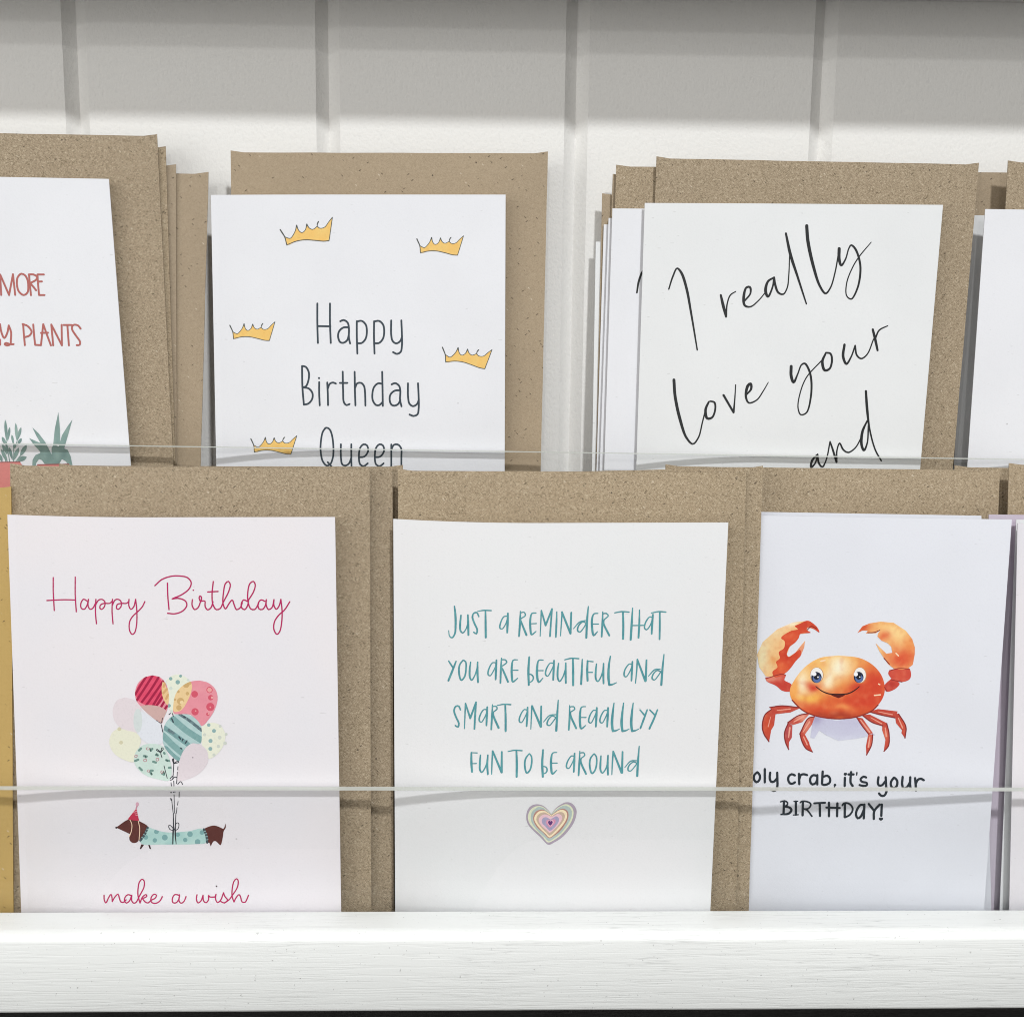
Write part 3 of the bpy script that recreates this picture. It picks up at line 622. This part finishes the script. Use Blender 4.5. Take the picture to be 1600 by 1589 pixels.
L.append((strokes(*R, 9, "475,600 490,607 ; 455,632 474,640 ; 435,665 455,675 ; 412,700 430,712 ; 1190,630 1210,624 ; 1200,660 1225,655 ; 1208,695 1232,692 ; 1215,735 1240,730"), (150, 178, 176), None))
L.append((A("265,483 330,480 372,505 388,590 376,735 340,770 300,772 265,748 256,700 284,620 290,550"), BR_, None))
L.append((strokes(*R, 9, "264,483 288,540 284,615 258,690 ; 368,500 386,590 378,735"), (236, 204, 176), None))
iH = len(L)
L.append((A("345,338 372,470 378,497 300,490 236,476", False), (188, 48, 76), None))
L.append((strokes(*R, 7, "320,372 365,380 ; 308,392 366,402 ; 330,420 370,432 ; 318,352 360,358"), (226, 156, 166), iH))
L.append(([disc(R[0] + 356 / 8, R[1] + 290 / 8, 21 / 8, 27 / 8)], (212, 166, 182), None))
L.append((strokes(*R, 16, "352,312 342,340"), (200, 140, 160), None))
L.append((Dz((93, 582, 12)), (30, 22, 24), None))
L.append((strokes(*R, 11, "806,400,9 808,560,13 804,640,17 800,785,13 ; 838,400,8 832,560,10 830,650,16 842,785,9"), (46, 48, 56), None))
L.append((strokes(*R, 8, "818,610 770,555 748,555 760,600 812,620 ; 822,600 845,525 872,525 868,590 825,622"), (46, 48, 56), None))
emboss('dog_print', pink, s, L)
envelope('envelope', lo_sheet((15.5, 728), (577.5, 733.5), (20, 1420), (580, 1420), 438.4), M['kraft'], 'speckled kraft envelope standing behind the blush dachshund card', GE)
envelope('envelope', lo_sheet((55, 731), (613, 733), (60, 1420), (615, 1420), 443.2), M['kraft'], 'shaded strip of kraft envelope between the blush card and the white reminder card', GE)
envelope('envelope', lo_sheet((92, 728), (629.5, 730), (95, 1420), (628, 1420), 449.0), M['kraft'], 'rearmost kraft envelope behind the blush card, its corner notched above the gap', GE)
envelope('envelope', lo_sheet((-560, 752), (17, 764), (-555, 1420), (20.5, 1420), 436.4), M['gold'], 'golden yellow envelope at the left edge of the lower tier', None)

# -- reminder card
s = lo_sheet((614.5, 811), (1138, 816.5), (617.5, 1420), (1110, 1420), 430.0, D=7.3)
rem = card('greeting_card', s, M['card_warm'], 'white card with teal hand lettering and a small pastel heart', GC)
TEAL = blend((70, 136, 146), (92, 158, 162), 0.15, 11)
A13, A14, A15, A16 = (690, 935, 8.0, 20), (870, 935, 8.42, 20), (695, 1085, 8.0, 20), (860, 1085, 8.0, 20)
aa = "580,165,20 575,280,25 568,400,19 ; 578,200,13 540,195,13 490,270,17 480,340,17 505,355,13 545,290,13 578,210,13"
LL = "795,105,13 780,220,24 770,360,30 780,455,25 / 820,450,17 865,428,9"
emboss('lettering', rem, s, [(strokes(*A13, "160,95,15 172,200,24 175,330,24 165,440,19 130,490,17 100,470,13 88,400,9 ; 242,210,18 232,310,22 235,400,20 262,430,15 300,390,13 332,300,16 ; 328,205,18 332,330,24 335,455,22 ; 465,225,16 440,175,18 400,185,18 385,230,20 410,310,20 445,390,20 435,440,18 400,420,15 ; 450,160,10 520,148,15 620,150,15 ; 548,155,18 550,320,24 552,485,24 ; 828,185,20 825,300,26 820,425,20 ; 825,220,12 780,225,14 735,310,17 730,370,17 755,380,13 800,320,13 825,240,13 ; 985,160,13 980,300,24 968,470,19 ; 985,180,13 1030,170,13 1048,210,15 1000,245,13 985,260 / 1010,330,20 1060,455,24 ; 1180,180,13 1130,185,16 1110,250,22 1110,380,24 1125,450,20 1180,410,11 ; 1115,315,11 1185,312,13 ; 1232,470,11 1240,300,14 1247,150,17 / 1300,335,22 / 1380,130,20 / 1365,320,20 1355,470,20 ; 1440,165,13 1435,320,22 1428,480,18") +
    strokes(*A14, "48,490,12 60,330,16 70,175,18 ; 68,180,23 180,460,25 ; 190,185,21 180,460,25 ; 415,105,14 400,260,25 388,515,25 ; 220,395,10 300,310,16 375,290,14 ; 380,320,14 345,305,14 285,360,19 275,425,19 305,440,16 350,390,14 385,330,14 ; 540,195,14 490,200,16 465,260,23 468,420,26 485,485,23 535,435,12 ; 475,335,12 548,335,14 ; 605,175,14 600,320,23 590,500,21 ; 605,200,14 650,195,16 678,225,16 625,275,14 / 615,320,20 690,485,24 ; 762,188,14 850,172,16 950,178,16 ; 870,180,21 875,350,25 872,530,25 ; 997,125,14 985,330,26 972,540,26 ; 1088,150,14 1085,330,23 1075,515,23 ; 990,355,14 1150,352,14 ; 1265,210,20 1255,330,26 1248,465,20 ; 1260,250,14 1225,240,14 1170,310,18 1155,390,16 1180,410,16 1230,350,14 1258,270,14 ; 1245,190,14 1340,172,16 1435,178,16 ; 1355,180,20 1355,350,23 1352,535,21"), TEAL, None)])
emboss('lettering', rem, s, [(strokes(*A13, "88,780,15 140,860,20 ; 180,785,17 135,900,24 85,1025,22 ; 265,772,15 225,830,19 218,930,20 245,1020,19 285,980,19 305,880,19 300,790,17 272,770,15 ; 362,795,15 350,900,22 355,990,20 375,1020,17 415,960,15 445,870,17 ; 450,795,17 448,920,24 455,1045,20 ; 685,770,19 680,880,24 675,1010,20 ; 680,805,13 640,800,13 590,880,17 582,950,17 605,965,13 650,900,13 682,830,13 ; 748,745,13 740,900,22 735,1055,19 ; 745,765,13 795,765,15 815,795,15 760,840,13 745,850 / 770,900,20 830,1040,22 ; 950,765,11 895,770,15 878,840,22 878,970,24 890,1040,20 950,995,11 ; 885,895,11 955,895,13 ; 1095,730,19 1085,900,26 1090,1080,22 ; 1090,940,11 1130,955,15 1148,990,17 1130,1030,15 1095,1050,11 ; 1270,768,11 1215,772,15 1195,850,24 1195,980,26 1215,1045,20 1265,995,11 ; 1205,900,11 1270,900,13 ; 1405,775,19 1400,900,24 1395,1015,20 ; 1400,810,13 1360,805,13 1310,880,17 1300,950,17 1325,970,13 1370,900,13 1402,830,13 ; 1462,810,15 1450,910,22 1455,1005,20 1475,1035,17 1515,980,15 1550,880,17 ; 1552,805,17 1550,930,24 1553,1055,20") +
    strokes(*A14, "105,805,14 190,785,16 290,790,16 ; 212,795,20 215,960,26 215,1140,24 ; 335,800,14 328,960,24 320,1125,24 ; 405,820,21 400,950,26 405,1080,24 ; 400,822,14 478,830,14 ; 405,970,14 470,970,14 ; 522,860,16 512,960,23 515,1060,21 540,1090,18 580,1030,16 612,930,18 ; 615,855,18 612,980,25 615,1115,21 ; 705,760,16 685,880,25 680,1040,30 690,1135,25 / 730,1130,19 785,1105,11 ; 995,830,20 988,950,25 982,1078,20 ; 990,865,14 955,860,14 895,940,18 888,1015,18 910,1030,14 955,970,14 990,890,14 ; 1035,1115,12 1050,960,17 1060,800,19 ; 1060,805,21 1165,1085,26 ; 1180,810,21 1170,1080,26 ; 1410,735,14 1390,930,25 1375,1135,26 ; 1205,1020,10 1290,935,16 1360,930,14 ; 1365,960,14 1320,945,14 1265,1000,18 1255,1055,18 1285,1070,14 1330,1020,14 1370,960,14"), TEAL, None)])
emboss('lettering', rem, s, [(strokes(*A15, "195,190,17 175,145,19 140,145,19 115,195,20 140,280,20 175,360,20 165,405,19 130,385,15 ; 245,425,11 252,260,15 258,110,17 / 318,295,22 / 390,95,20 / 378,270,22 370,428,20 ; 530,155,19 525,270,24 520,385,19 ; 528,190,13 490,185,13 440,260,17 430,325,17 455,345,13 500,280,13 528,210,13 ; 595,125,11 590,270,22 580,435,19 ; 592,150,13 640,145,15 655,175,15 610,215,13 / 605,250,20 672,415,24 ; 655,135,10 740,120,15 825,125,15 ; 755,130,19 760,290,24 760,455,24 ; 1035,160,19 1030,280,24 1022,395,19 ; 1030,195,13 995,185,13 940,270,17 932,335,17 955,350,13 1000,285,13 1030,215,13 ; 1075,430,11 1082,280,15 1088,140,17 ; 1090,140,20 1200,400,26 ; 1205,145,19 1200,400,26 ; 1418,70,13 1405,250,24 1393,450,26 ; 1235,340,10 1310,260,15 1385,250,13 ; 1388,285,13 1345,265,13 1290,320,17 1280,375,17 1310,385,13 1350,340,13 1390,285,13") +
    strokes(*A16, "240,135,11 240,280,22 230,440,19 ; 240,155,13 290,150,15 305,180,15 255,215,13 / 250,250,20 322,420,22 ; 440,150,11 390,155,15 372,230,24 370,350,26 385,425,22 440,385,11 ; 378,285,11 445,285,13 ; 1120,190,15 1170,250,19 ; 1210,190,17 1170,300,22 1125,420,20 ; 1242,190,15 1300,250,19 ; 1338,190,17 1295,300,22 1238,425,22 ; " + aa + " ; " + LL) + strokes(*A16, aa, dx=141) + strokes(*A16, LL, dx=120) + strokes(*A16, LL, dx=240), TEAL, None)])
emboss('lettering', rem, s, [(strokes(*A15, "332,725,19 332,850,26 340,965,22 ; 335,725,11 405,728,13 ; 340,862,11 395,860,13 ; 445,755,15 438,860,22 440,945,20 462,970,17 500,920,15 535,830,17 ; 538,755,17 530,880,24 538,995,20 ; 585,995,11 590,850,17 598,705,19 ; 598,705,20 710,970,26 ; 712,715,20 710,970,26 ; 790,710,11 870,695,15 965,700,15 ; 895,705,20 900,860,26 898,1025,24 ; 1050,742,15 1010,800,19 1000,900,20 1025,980,19 1060,950,19 1085,860,19 1082,770,17 1058,738,15 ; 1228,690,19 1218,850,26 1225,1025,24 ; 1225,895,11 1265,905,15 1280,940,17 1265,975,15 1230,990,11 ; 1400,722,11 1350,728,15 1330,800,24 1330,920,26 1345,990,22 1398,945,11 ; 1340,855,11 1405,855,13") +
    strokes(*A16, "302,735,19 298,850,24 292,965,19 ; 298,770,13 265,765,13 210,845,17 202,910,17 228,922,13 270,860,13 298,790,13 ; 368,705,11 362,850,22 352,1008,19 ; 365,730,13 415,725,15 430,755,15 385,795,13 / 380,840,20 445,990,22 ; 540,742,15 500,800,19 492,900,20 520,985,19 555,950,19 578,860,19 572,770,17 548,740,15 ; 632,765,15 625,870,22 628,950,20 650,980,17 690,930,15 720,840,17 ; 720,760,17 715,880,24 720,1000,20 ; 768,1000,11 775,850,17 785,710,19 ; 785,710,20 890,975,26 ; 902,715,20 895,975,26 ; 1110,645,13 1095,830,24 1085,1015,26 ; 930,910,10 1005,830,15 1075,825,13 ; 1080,855,13 1040,840,13 980,890,17 972,945,17 1000,955,13 1045,910,13 1085,855,13"), TEAL, None)])
R = (810, 1240, 16.0)
hearts = [("820,500 760,420 640,310 520,262 400,265 290,320 220,430 195,560 210,680 260,790 400,940 560,1090 750,1268 900,1210 1100,1080 1250,920 1380,730 1440,560 1455,420 1400,300 1300,220 1180,210 1050,270 930,360 860,450", (160, 148, 162)),
    ("820,503 740,420 620,325 500,300 390,330 300,400 245,520 240,620 280,740 420,900 580,1040 740,1212 880,1160 1050,1040 1200,880 1310,720 1370,560 1370,400 1300,300 1190,255 1080,290 940,380 870,450", (206, 210, 182)),
    ("820,507 730,430 610,345 500,325 420,370 340,450 310,560 320,680 380,800 520,960 660,1090 760,1182 880,1120 1040,1000 1180,840 1270,700 1330,560 1330,420 1270,330 1190,300 1080,310 960,390", (166, 180, 176)),
    ("820,520 740,460 620,395 520,400 430,450 380,540 370,640 400,730 480,850 620,970 770,1108 900,1040 1050,920 1150,790 1230,650 1255,520 1220,420 1130,370 1040,385 940,440 860,500", (170, 124, 114)),
    ("825,540 740,470 640,420 530,430 450,490 400,580 400,660 440,740 540,870 680,1000 775,1088 900,1010 1020,890 1120,770 1195,640 1220,520 1180,430 1100,395 1020,410 920,470", (234, 212, 178)),
    ("825,560 740,500 640,460 550,480 480,540 450,620 460,680 520,780 620,890 700,970 775,1042 870,980 990,850 1080,740 1150,620 1160,530 1120,470 1050,450 980,470 900,510", (188, 166, 148)),
    ("825,570 740,530 650,510 580,540 520,600 510,680 560,770 650,860 720,920 780,972 860,920 960,820 1040,720 1090,620 1090,560 1040,510 970,500 900,540", (219, 182, 192)),
    ("800,640 740,600 680,580 620,600 585,660 600,740 680,820 750,900 790,927 850,890 930,810 1000,710 1020,630 990,580 940,560 880,590", (158, 152, 180)),
    ("800,670 750,640 710,660 690,720 730,790 790,842 850,800 920,720 930,660 890,630 840,640", (204, 136, 164)),
    ("800,678 765,652 725,690 740,755 795,812 850,770 885,700 855,655 820,655", (222, 176, 192)), ("800,690 770,664 742,700 755,750 795,792 838,755 858,712 845,678 815,674", (92, 54, 112))]
emboss('heart_print', rem, s, [(A(tx), blend(tuple(min(255, c * 1.02 + 4) for c in col), tuple(min(255, c * 1.06 + 6) for c in col), 0.5, i), None) for i, (tx, col) in enumerate(hearts)])
envelope('envelope', lo_sheet((621.5, 736), (1166, 739), (624, 1420), (1150, 1420), 439.3), M['kraft'], 'speckled kraft envelope standing behind the teal lettering card', GE)
envelope('envelope', lo_sheet((634, 742), (1192.5, 731.5), (640, 1420), (1170, 1420), 441.6), M['kraft'], 'thin strip of kraft envelope between the teal lettering card and the crab card', GE)

# -- crab card
YAWC = -0.135
s = lo_sheet((1066, 803.5), (1581, 812), (1040, 1420), (1537.5, 1420), 440.5, yaw=YAWC)
crab = card('greeting_card', s, M['card_blue'], 'pale lavender birthday card with a smiling orange crab', GC)
INK_NAVY = (40, 48, 55)
R17, R18 = (1165, 1190, 10.667, 36), (1300, 1190, 10.667, 36)
emboss('lettering', crab, s, [(strokes(*R17, "30,90 30,345 ; -70,100 -70,345 ; -70,225 30,222 ; 195,172 145,220 140,290 180,338 228,305 238,225 200,175 ; 320,120 320,340 ; 410,180 402,270 425,330 470,330 520,280 ; 527,180 530,300 530,400 510,465 470,482 425,460 ; 820,225 770,205 720,240 712,310 745,360 790,360 822,340 ; 890,200 895,370 ; 895,290 920,220 970,205 1025,220 ; 1195,220 1195,375 ; 1195,235 1130,220 1080,270 1080,340 1115,375 1170,350 1195,290 ; 1285,160 1278,300 1280,375 1340,380 1405,340 1405,270 1360,230 1290,250 ; *1490,385,22 ; 1492,390,24 1475,430,12") +
    strokes(*R18, "215,265 212,400 ; *215,198,17 ; *232,198,17 ; 205,205,20 222,225,16 240,205,20 ; 318,170 312,350 345,400 ; 275,208 360,208 ; 415,180,24 412,220,18 ; 570,260,34 530,245 475,290 500,330 580,350 580,390 520,400 460,385 ; 775,255 765,350 780,390 830,390 885,330 ; 895,255 903,400 908,500 865,565 815,560 785,525 ; 1030,265 985,330 985,400 1030,440 1080,400 1085,310 1040,263 ; 1178,250 1170,380 1195,440 1250,420 1305,330 ; 1305,255 1302,380 1310,440 ; 1385,270 1395,380 1400,478 ; 1395,370 1430,300 1480,280 1530,305"), INK_NAVY, None)])
emboss('lettering', crab, s, [(strokes(*R17, "640,660,36 632,870 ; 585,665,22 650,650,26 700,680 690,720 640,745 / 730,760,36 765,800 720,860 590,875,24 ; 838,660 838,880 ; 805,658,18 870,655,18 ; 795,885,18 880,880,18 ; 955,660 950,890 ; 910,680,22 930,660,26 990,655 1080,690 1085,730 1040,780 960,785 / 1020,800 1105,905 ; 1145,690,32 1325,680,32 ; 1235,690 1240,900 ; 1390,680 1390,905 ; 1530,690 1525,905 ; 1345,760,32 1570,768,32") +
    strokes(*R18, "215,700 212,920 ; 172,725,28 200,690,30 270,690 330,740 345,800 300,880 215,925 ; 540,710 530,940 ; 540,722 480,715 420,790 400,880 430,940 480,910 530,800 ; 612,702 700,810 ; 795,710 705,820 697,950 ; 830,710 822,900 ; *800,948,20 ; *832,948,20 ; 800,950,34 815,968,22 832,950,34"), INK_NAVY, None)])
R = (1160, 940, 5.3333)
def mixc(a, b, k): return tuple(x + (y - x) * k for x, y in zip(a, b))
def painter(base, blobs, ns=0.05, amp=0.35, seed=0):
    def fn(px, py):
        x, y = (px - R[0]) * R[2], (py - R[1]) * R[2]; c = base
        w = 34 * noise.noise(Vector((x * 0.008, y * 0.008, seed))); v = 34 * noise.noise(Vector((x * 0.008, y * 0.008, seed + 9)))
        for bx, by, rx, ry, col, k in blobs:
            d = ((x + w - bx) / rx) ** 2 + ((y + v - by) / ry) ** 2; c = mixc(c, col, k * exp(-d))
        n = amp * noise.noise(Vector((x * ns, y * ns, seed)))
        return mixc(c, (190, 60, 36) if n > 0 else (248, 214, 160), abs(n))
    return fn
ORA, RED, CRE, YEL = (232, 138, 62), (206, 66, 42), (246, 236, 206), (240, 186, 104)
body_fn = painter(ORA, [(740, 500, 380, 150, YEL, 1.0), (600, 660, 320, 130, YEL, 0.75), (880, 700, 120, 60, (232, 150, 72), 0.7), (1110, 690, 150, 190, RED, 1.0), (1000, 830, 300, 120, RED, 1.0), (640, 910, 380, 85, (208, 76, 42), 1.0), (830, 880, 100, 34, (240, 158, 88), 0.75), (490, 680, 95, 130, CRE, 0.9), (800, 545, 110, 95, CRE, 1.0), (710, 650, 60, 80, CRE, 0.9), (560, 800, 110, 36, (244, 190, 80), 0.7), (800, 968, 420, 34, (150, 44, 32), 0.7), (420, 740, 40, 160, (236, 150, 60), 0.7), (600, 712, 55, 28, (202, 60, 42), 0.95), (960, 720, 60, 30, (196, 56, 40), 0.8)], 0.02, 0.22, 1)
lc = painter((236, 184, 124), [(240, 380, 100, 150, (234, 192, 136), 0.9), (160, 460, 70, 170, (226, 214, 172), 0.95), (240, 250, 120, 60, (236, 218, 176), 0.8), (490, 420, 60, 90, (222, 140, 108), 0.95), (390, 175, 70, 34, CRE, 0.9), (270, 490, 40, 40, (222, 150, 86), 0.7)], 0.03, 0.2, 2)
rc = painter((238, 176, 108), [(1270, 260, 130, 90, (246, 212, 146), 0.95), (1000, 230, 70, 40, (208, 84, 48), 0.95), (1180, 290, 60, 40, (216, 90, 54), 0.8), (1330, 470, 130, 90, (216, 84, 52), 1.0), (1400, 360, 50, 90, (232, 140, 76), 0.8), (1150, 400, 40, 70, (240, 190, 130), 0.9)], 0.03, 0.2, 3)
lred = painter((206, 70, 42), [(520, 190, 60, 30, (196, 60, 40), 0.8), (400, 290, 60, 40, (222, 96, 58), 0.8), (330, 560, 60, 60, (226, 110, 62), 0.8), (360, 430, 40, 60, (190, 50, 32), 0.8)], 0.03, 0.2, 12)
arm = painter((200, 72, 58), [(240, 650, 90, 30, (222, 140, 120), 0.9), (350, 710, 60, 30, (188, 56, 44), 0.8), (1320, 600, 70, 40, (214, 90, 66), 0.7), (1240, 700, 50, 30, (176, 50, 44), 0.8)], 0.03, 0.2, 4)
leg = painter((188, 70, 56), [(200, 1020, 40, 90, (206, 80, 46), 0.8), (480, 960, 80, 40, (226, 160, 140), 0.9), (380, 1090, 40, 80, (172, 76, 86), 0.8), (540, 1040, 40, 60, (226, 150, 130), 0.8), (1040, 1050, 40, 60, (216, 130, 112), 0.6), (1190, 1110, 30, 60, (220, 120, 90), 0.7), (1330, 1010, 30, 60, (206, 80, 56), 0.7), (1060, 1170, 20, 60, (224, 120, 96), 0.7)], 0.03, 0.25, 5)
wash = painter((196, 196, 216), [(620, 970, 60, 60, (150, 140, 176), 0.7), (800, 1150, 300, 40, (206, 208, 224), 0.9), (900, 1000, 200, 60, (190, 188, 212), 0.6)], 0.02, 0.0, 6)
A5 = lambda *t: [area(*R, x, True) for x in t]
A6 = lambda *t: [area(*R, x, False) for x in t]
E5 = lambda *cs: [disc(R[0] + x / R[2], R[1] + y / R[2], a / R[2], b / R[2], 20) for x, y, a, b in cs]
L = [(A6("590,950 780,990 985,965 1050,1080 1110,1108 950,1140 800,1157 700,1112 640,1072 600,1138 566,1132 580,1040"), wash, None),
    (A6("228,880 330,865 490,882 400,922 270,937", "378,1005 470,945 565,928 500,1002 420,1027", "478,1100 550,970 605,955 580,1022 520,1107", "1055,915 1130,893 1294,913 1270,967 1150,942", "995,945 1060,938 1202,1010 1170,1034 1080,1002", "952,962 1000,970 1088,1095 1050,1104 990,1022"), leg, None),
    (A6("240,897 277,930 264,1030 232,1082 240,1072 222,1168 180,1105 165,1040 188,940", "383,1008 417,1030 412,1132 388,1170 386,1232 357,1165 350,1090", "480,1105 517,1098 557,1172 560,1190 586,1252 530,1222 490,1150", "1268,923 1302,935 1362,1040 1355,1138 1325,1092 1330,1070 1280,1010", "1166,1020 1203,1012 1222,1100 1217,1202 1178,1247 1192,1150 1165,1070", "1050,1100 1088,1105 1076,1192 1033,1277 1030,1200"), leg, None),
    (strokes(*R, 9, "228,880 330,867 490,884 ; 378,1006 470,947 565,929 ; 478,1101 550,971 600,957 ; 1060,917 1150,941 1270,966 ; 1000,946 1080,1003 1170,1033 ; 952,963 990,1023 1052,1103 ; 240,898 188,942 166,1040 182,1105 222,1165 ; 383,1008 352,1090 358,1165 386,1230 ; 482,1105 492,1150 530,1222 584,1250 ; 1302,935 1362,1040 1355,1135 ; 1203,1014 1222,1100 1217,1200 1180,1245 ; 1086,1106 1076,1192 1035,1275"), (134, 42, 40), None),
    (strokes(*R, 11, "290,905,6 400,893,8 ; 430,1000,8 510,955,14 ; 505,1085,7 560,1000,12 ; 1130,915,5 1250,940,8 ; 1070,965,5 1160,1015,8 ; 985,985,8 1060,1085,12 ; 235,960,4 215,1040,8 ; 395,1050,14 385,1130,8 ; 510,1125,8 540,1190,10 ; 1300,970,8 1335,1050,10 ; 1190,1050,8 1200,1120,12 ; 1062,1130,8 1050,1210,12"), (230, 158, 138), None),
    (A5("190,630 260,622 335,598 362,612 350,652 410,690 400,745 335,742 280,700 200,660", "1225,570 1300,552 1392,558 1398,640 1330,668 1250,645 1215,595", "1240,640 1310,680 1275,725 1200,748 1183,700"), arm, None),
    (A6("195,622 140,545 122,440 170,335 290,230 420,172 490,165 545,158 600,190 628,220 642,256 590,225 545,215 535,235 570,257 480,270 470,300 440,340 395,375 370,440 385,460 440,425 480,375 522,325 515,380 490,440 440,500 400,555 350,600 270,628"), lc, None),
    (A5("470,186 545,158 600,190 628,220 642,256 590,225 545,215 535,235 570,257 480,270 470,300 440,340 395,375 370,440 385,460 440,425 480,400 490,440 440,500 400,555 350,600 268,628 250,585 292,545 280,500 312,472 303,420 345,388 352,330 322,302 400,245 462,228 436,204"), lred, None),
    (A6("958,260 1000,205 1060,180 1150,166 1260,175 1360,240 1415,310 1437,380 1436,440 1420,525 1380,555 1330,567 1260,555 1215,520 1180,470 1140,410 1110,345 1150,385 1200,432 1250,425 1240,375 1210,345 1160,325 1125,290 1130,265 1150,238 1110,262 1030,264 1045,240 1000,240"), rc, None),
    (A5("800,447 640,470 520,545 435,650 395,740 420,830 500,900 620,950 800,973 960,955 1080,905 1160,820 1187,730 1162,620 1090,530 980,470"), body_fn, None),
    (strokes(*R, 9, "415,820 500,902 620,953 800,975 960,957 1080,907 1130,860"), (140, 40, 30), None),
    (E5((620, 612, 58, 68), (980, 612, 54, 68)), (196, 150, 110), None),
    (E5((619, 611, 52, 62), (979, 611, 49, 62)), (236, 234, 230), None),
    (E5((617, 630, 44, 46), (969, 629, 41, 46)), (34, 40, 62), None),
    (E5((620, 640, 34, 34), (972, 639, 32, 34)), (84, 108, 160), None),
    (E5((618, 625, 24, 24), (969, 624, 22, 24)), (20, 22, 34), None),
    (strokes(*R, 7, "195,640 330,603 360,612 ; 1225,575 1300,556 1392,560 ; 1240,650 1330,668 ; 1185,712 1205,745"), (150, 46, 40), None),
    (strokes(*R, 10, "1100,780 1150,775 ; 655,495,12 690,488,8 ; 1135,685 1145,690 ; 1280,430 1300,450"), (246, 214, 180), None),
    (E5((598, 602, 19, 17), (945, 604, 18, 17), (630, 628, 7, 7), (978, 627, 6, 6)), (240, 240, 242), None),
    (A6("712,762 800,770 868,764 845,785 800,803 755,786"), (92, 24, 18), None),
    (strokes(*R, 9, "612,706,7 660,742,9 720,766,10 800,771,9 880,765,10 935,738,9 975,706,7"), (54, 26, 20), None),
    (strokes(*R, 7, "540,235 575,205 620,225 ; 1045,258 1100,255 1145,238 ; 1180,470 1225,520"), (130, 30, 24), None)]
emboss('crab_print', crab, s, L, grid=2.2)
s = lo_sheet((1070, 798), (1533.5, 806), (1045, 1420), (1549, 1420), 449.5, yaw=YAWC * 0.8)
card('greeting_card', s, M['card_blue'], 'second pale lavender card tucked behind the crab card, only its top edge showing', GC)
envelope('envelope', lo_sheet((1040, 729), (1563, 735.5), (1030, 1420), (1535, 1420), 454.0, yaw=-0.03), M['kraft'], 'kraft envelope standing behind the pale lavender crab card', GE)
envelope('envelope', lo_sheet((1492, 730.5), (2040, 737), (1480, 1420), (2000, 1420), 459.0), M['kraft'], 'dark shaded kraft envelope in the gap right of the crab card envelope', GE)
# -- right end of the lower tier
s = lo_sheet((1590, 818), (2080, 830), (1577, 1420), (2030, 1420), 437.0)
s.lean = tan(radians(3.5))
card('greeting_card', s, M['card_pink'], 'pale pink card cut by the right frame edge of the lower tier', GC)
s = lo_sheet((1588, 812), (2070, 820), (1562, 1420), (2030, 1420), 441.2)
card('greeting_card', s, M['card_grey'], 'thin pale card edge showing between the mauve card and the pale pink card', GC)
s = lo_sheet((1545, 804), (2050, 810), (1541, 1420), (2010, 1420), 445.0)
card('greeting_card', s, M['card_mauve'], 'mauve card in the gap between the crab card and the frame edge', GC)
envelope('envelope', lo_sheet((1577, 727), (2120, 733), (1556, 1420), (2080, 1420), 450.0), M['kraft'], 'kraft envelope at the right frame edge above the mauve card', GE)
if '_org' in root: del root['_org']
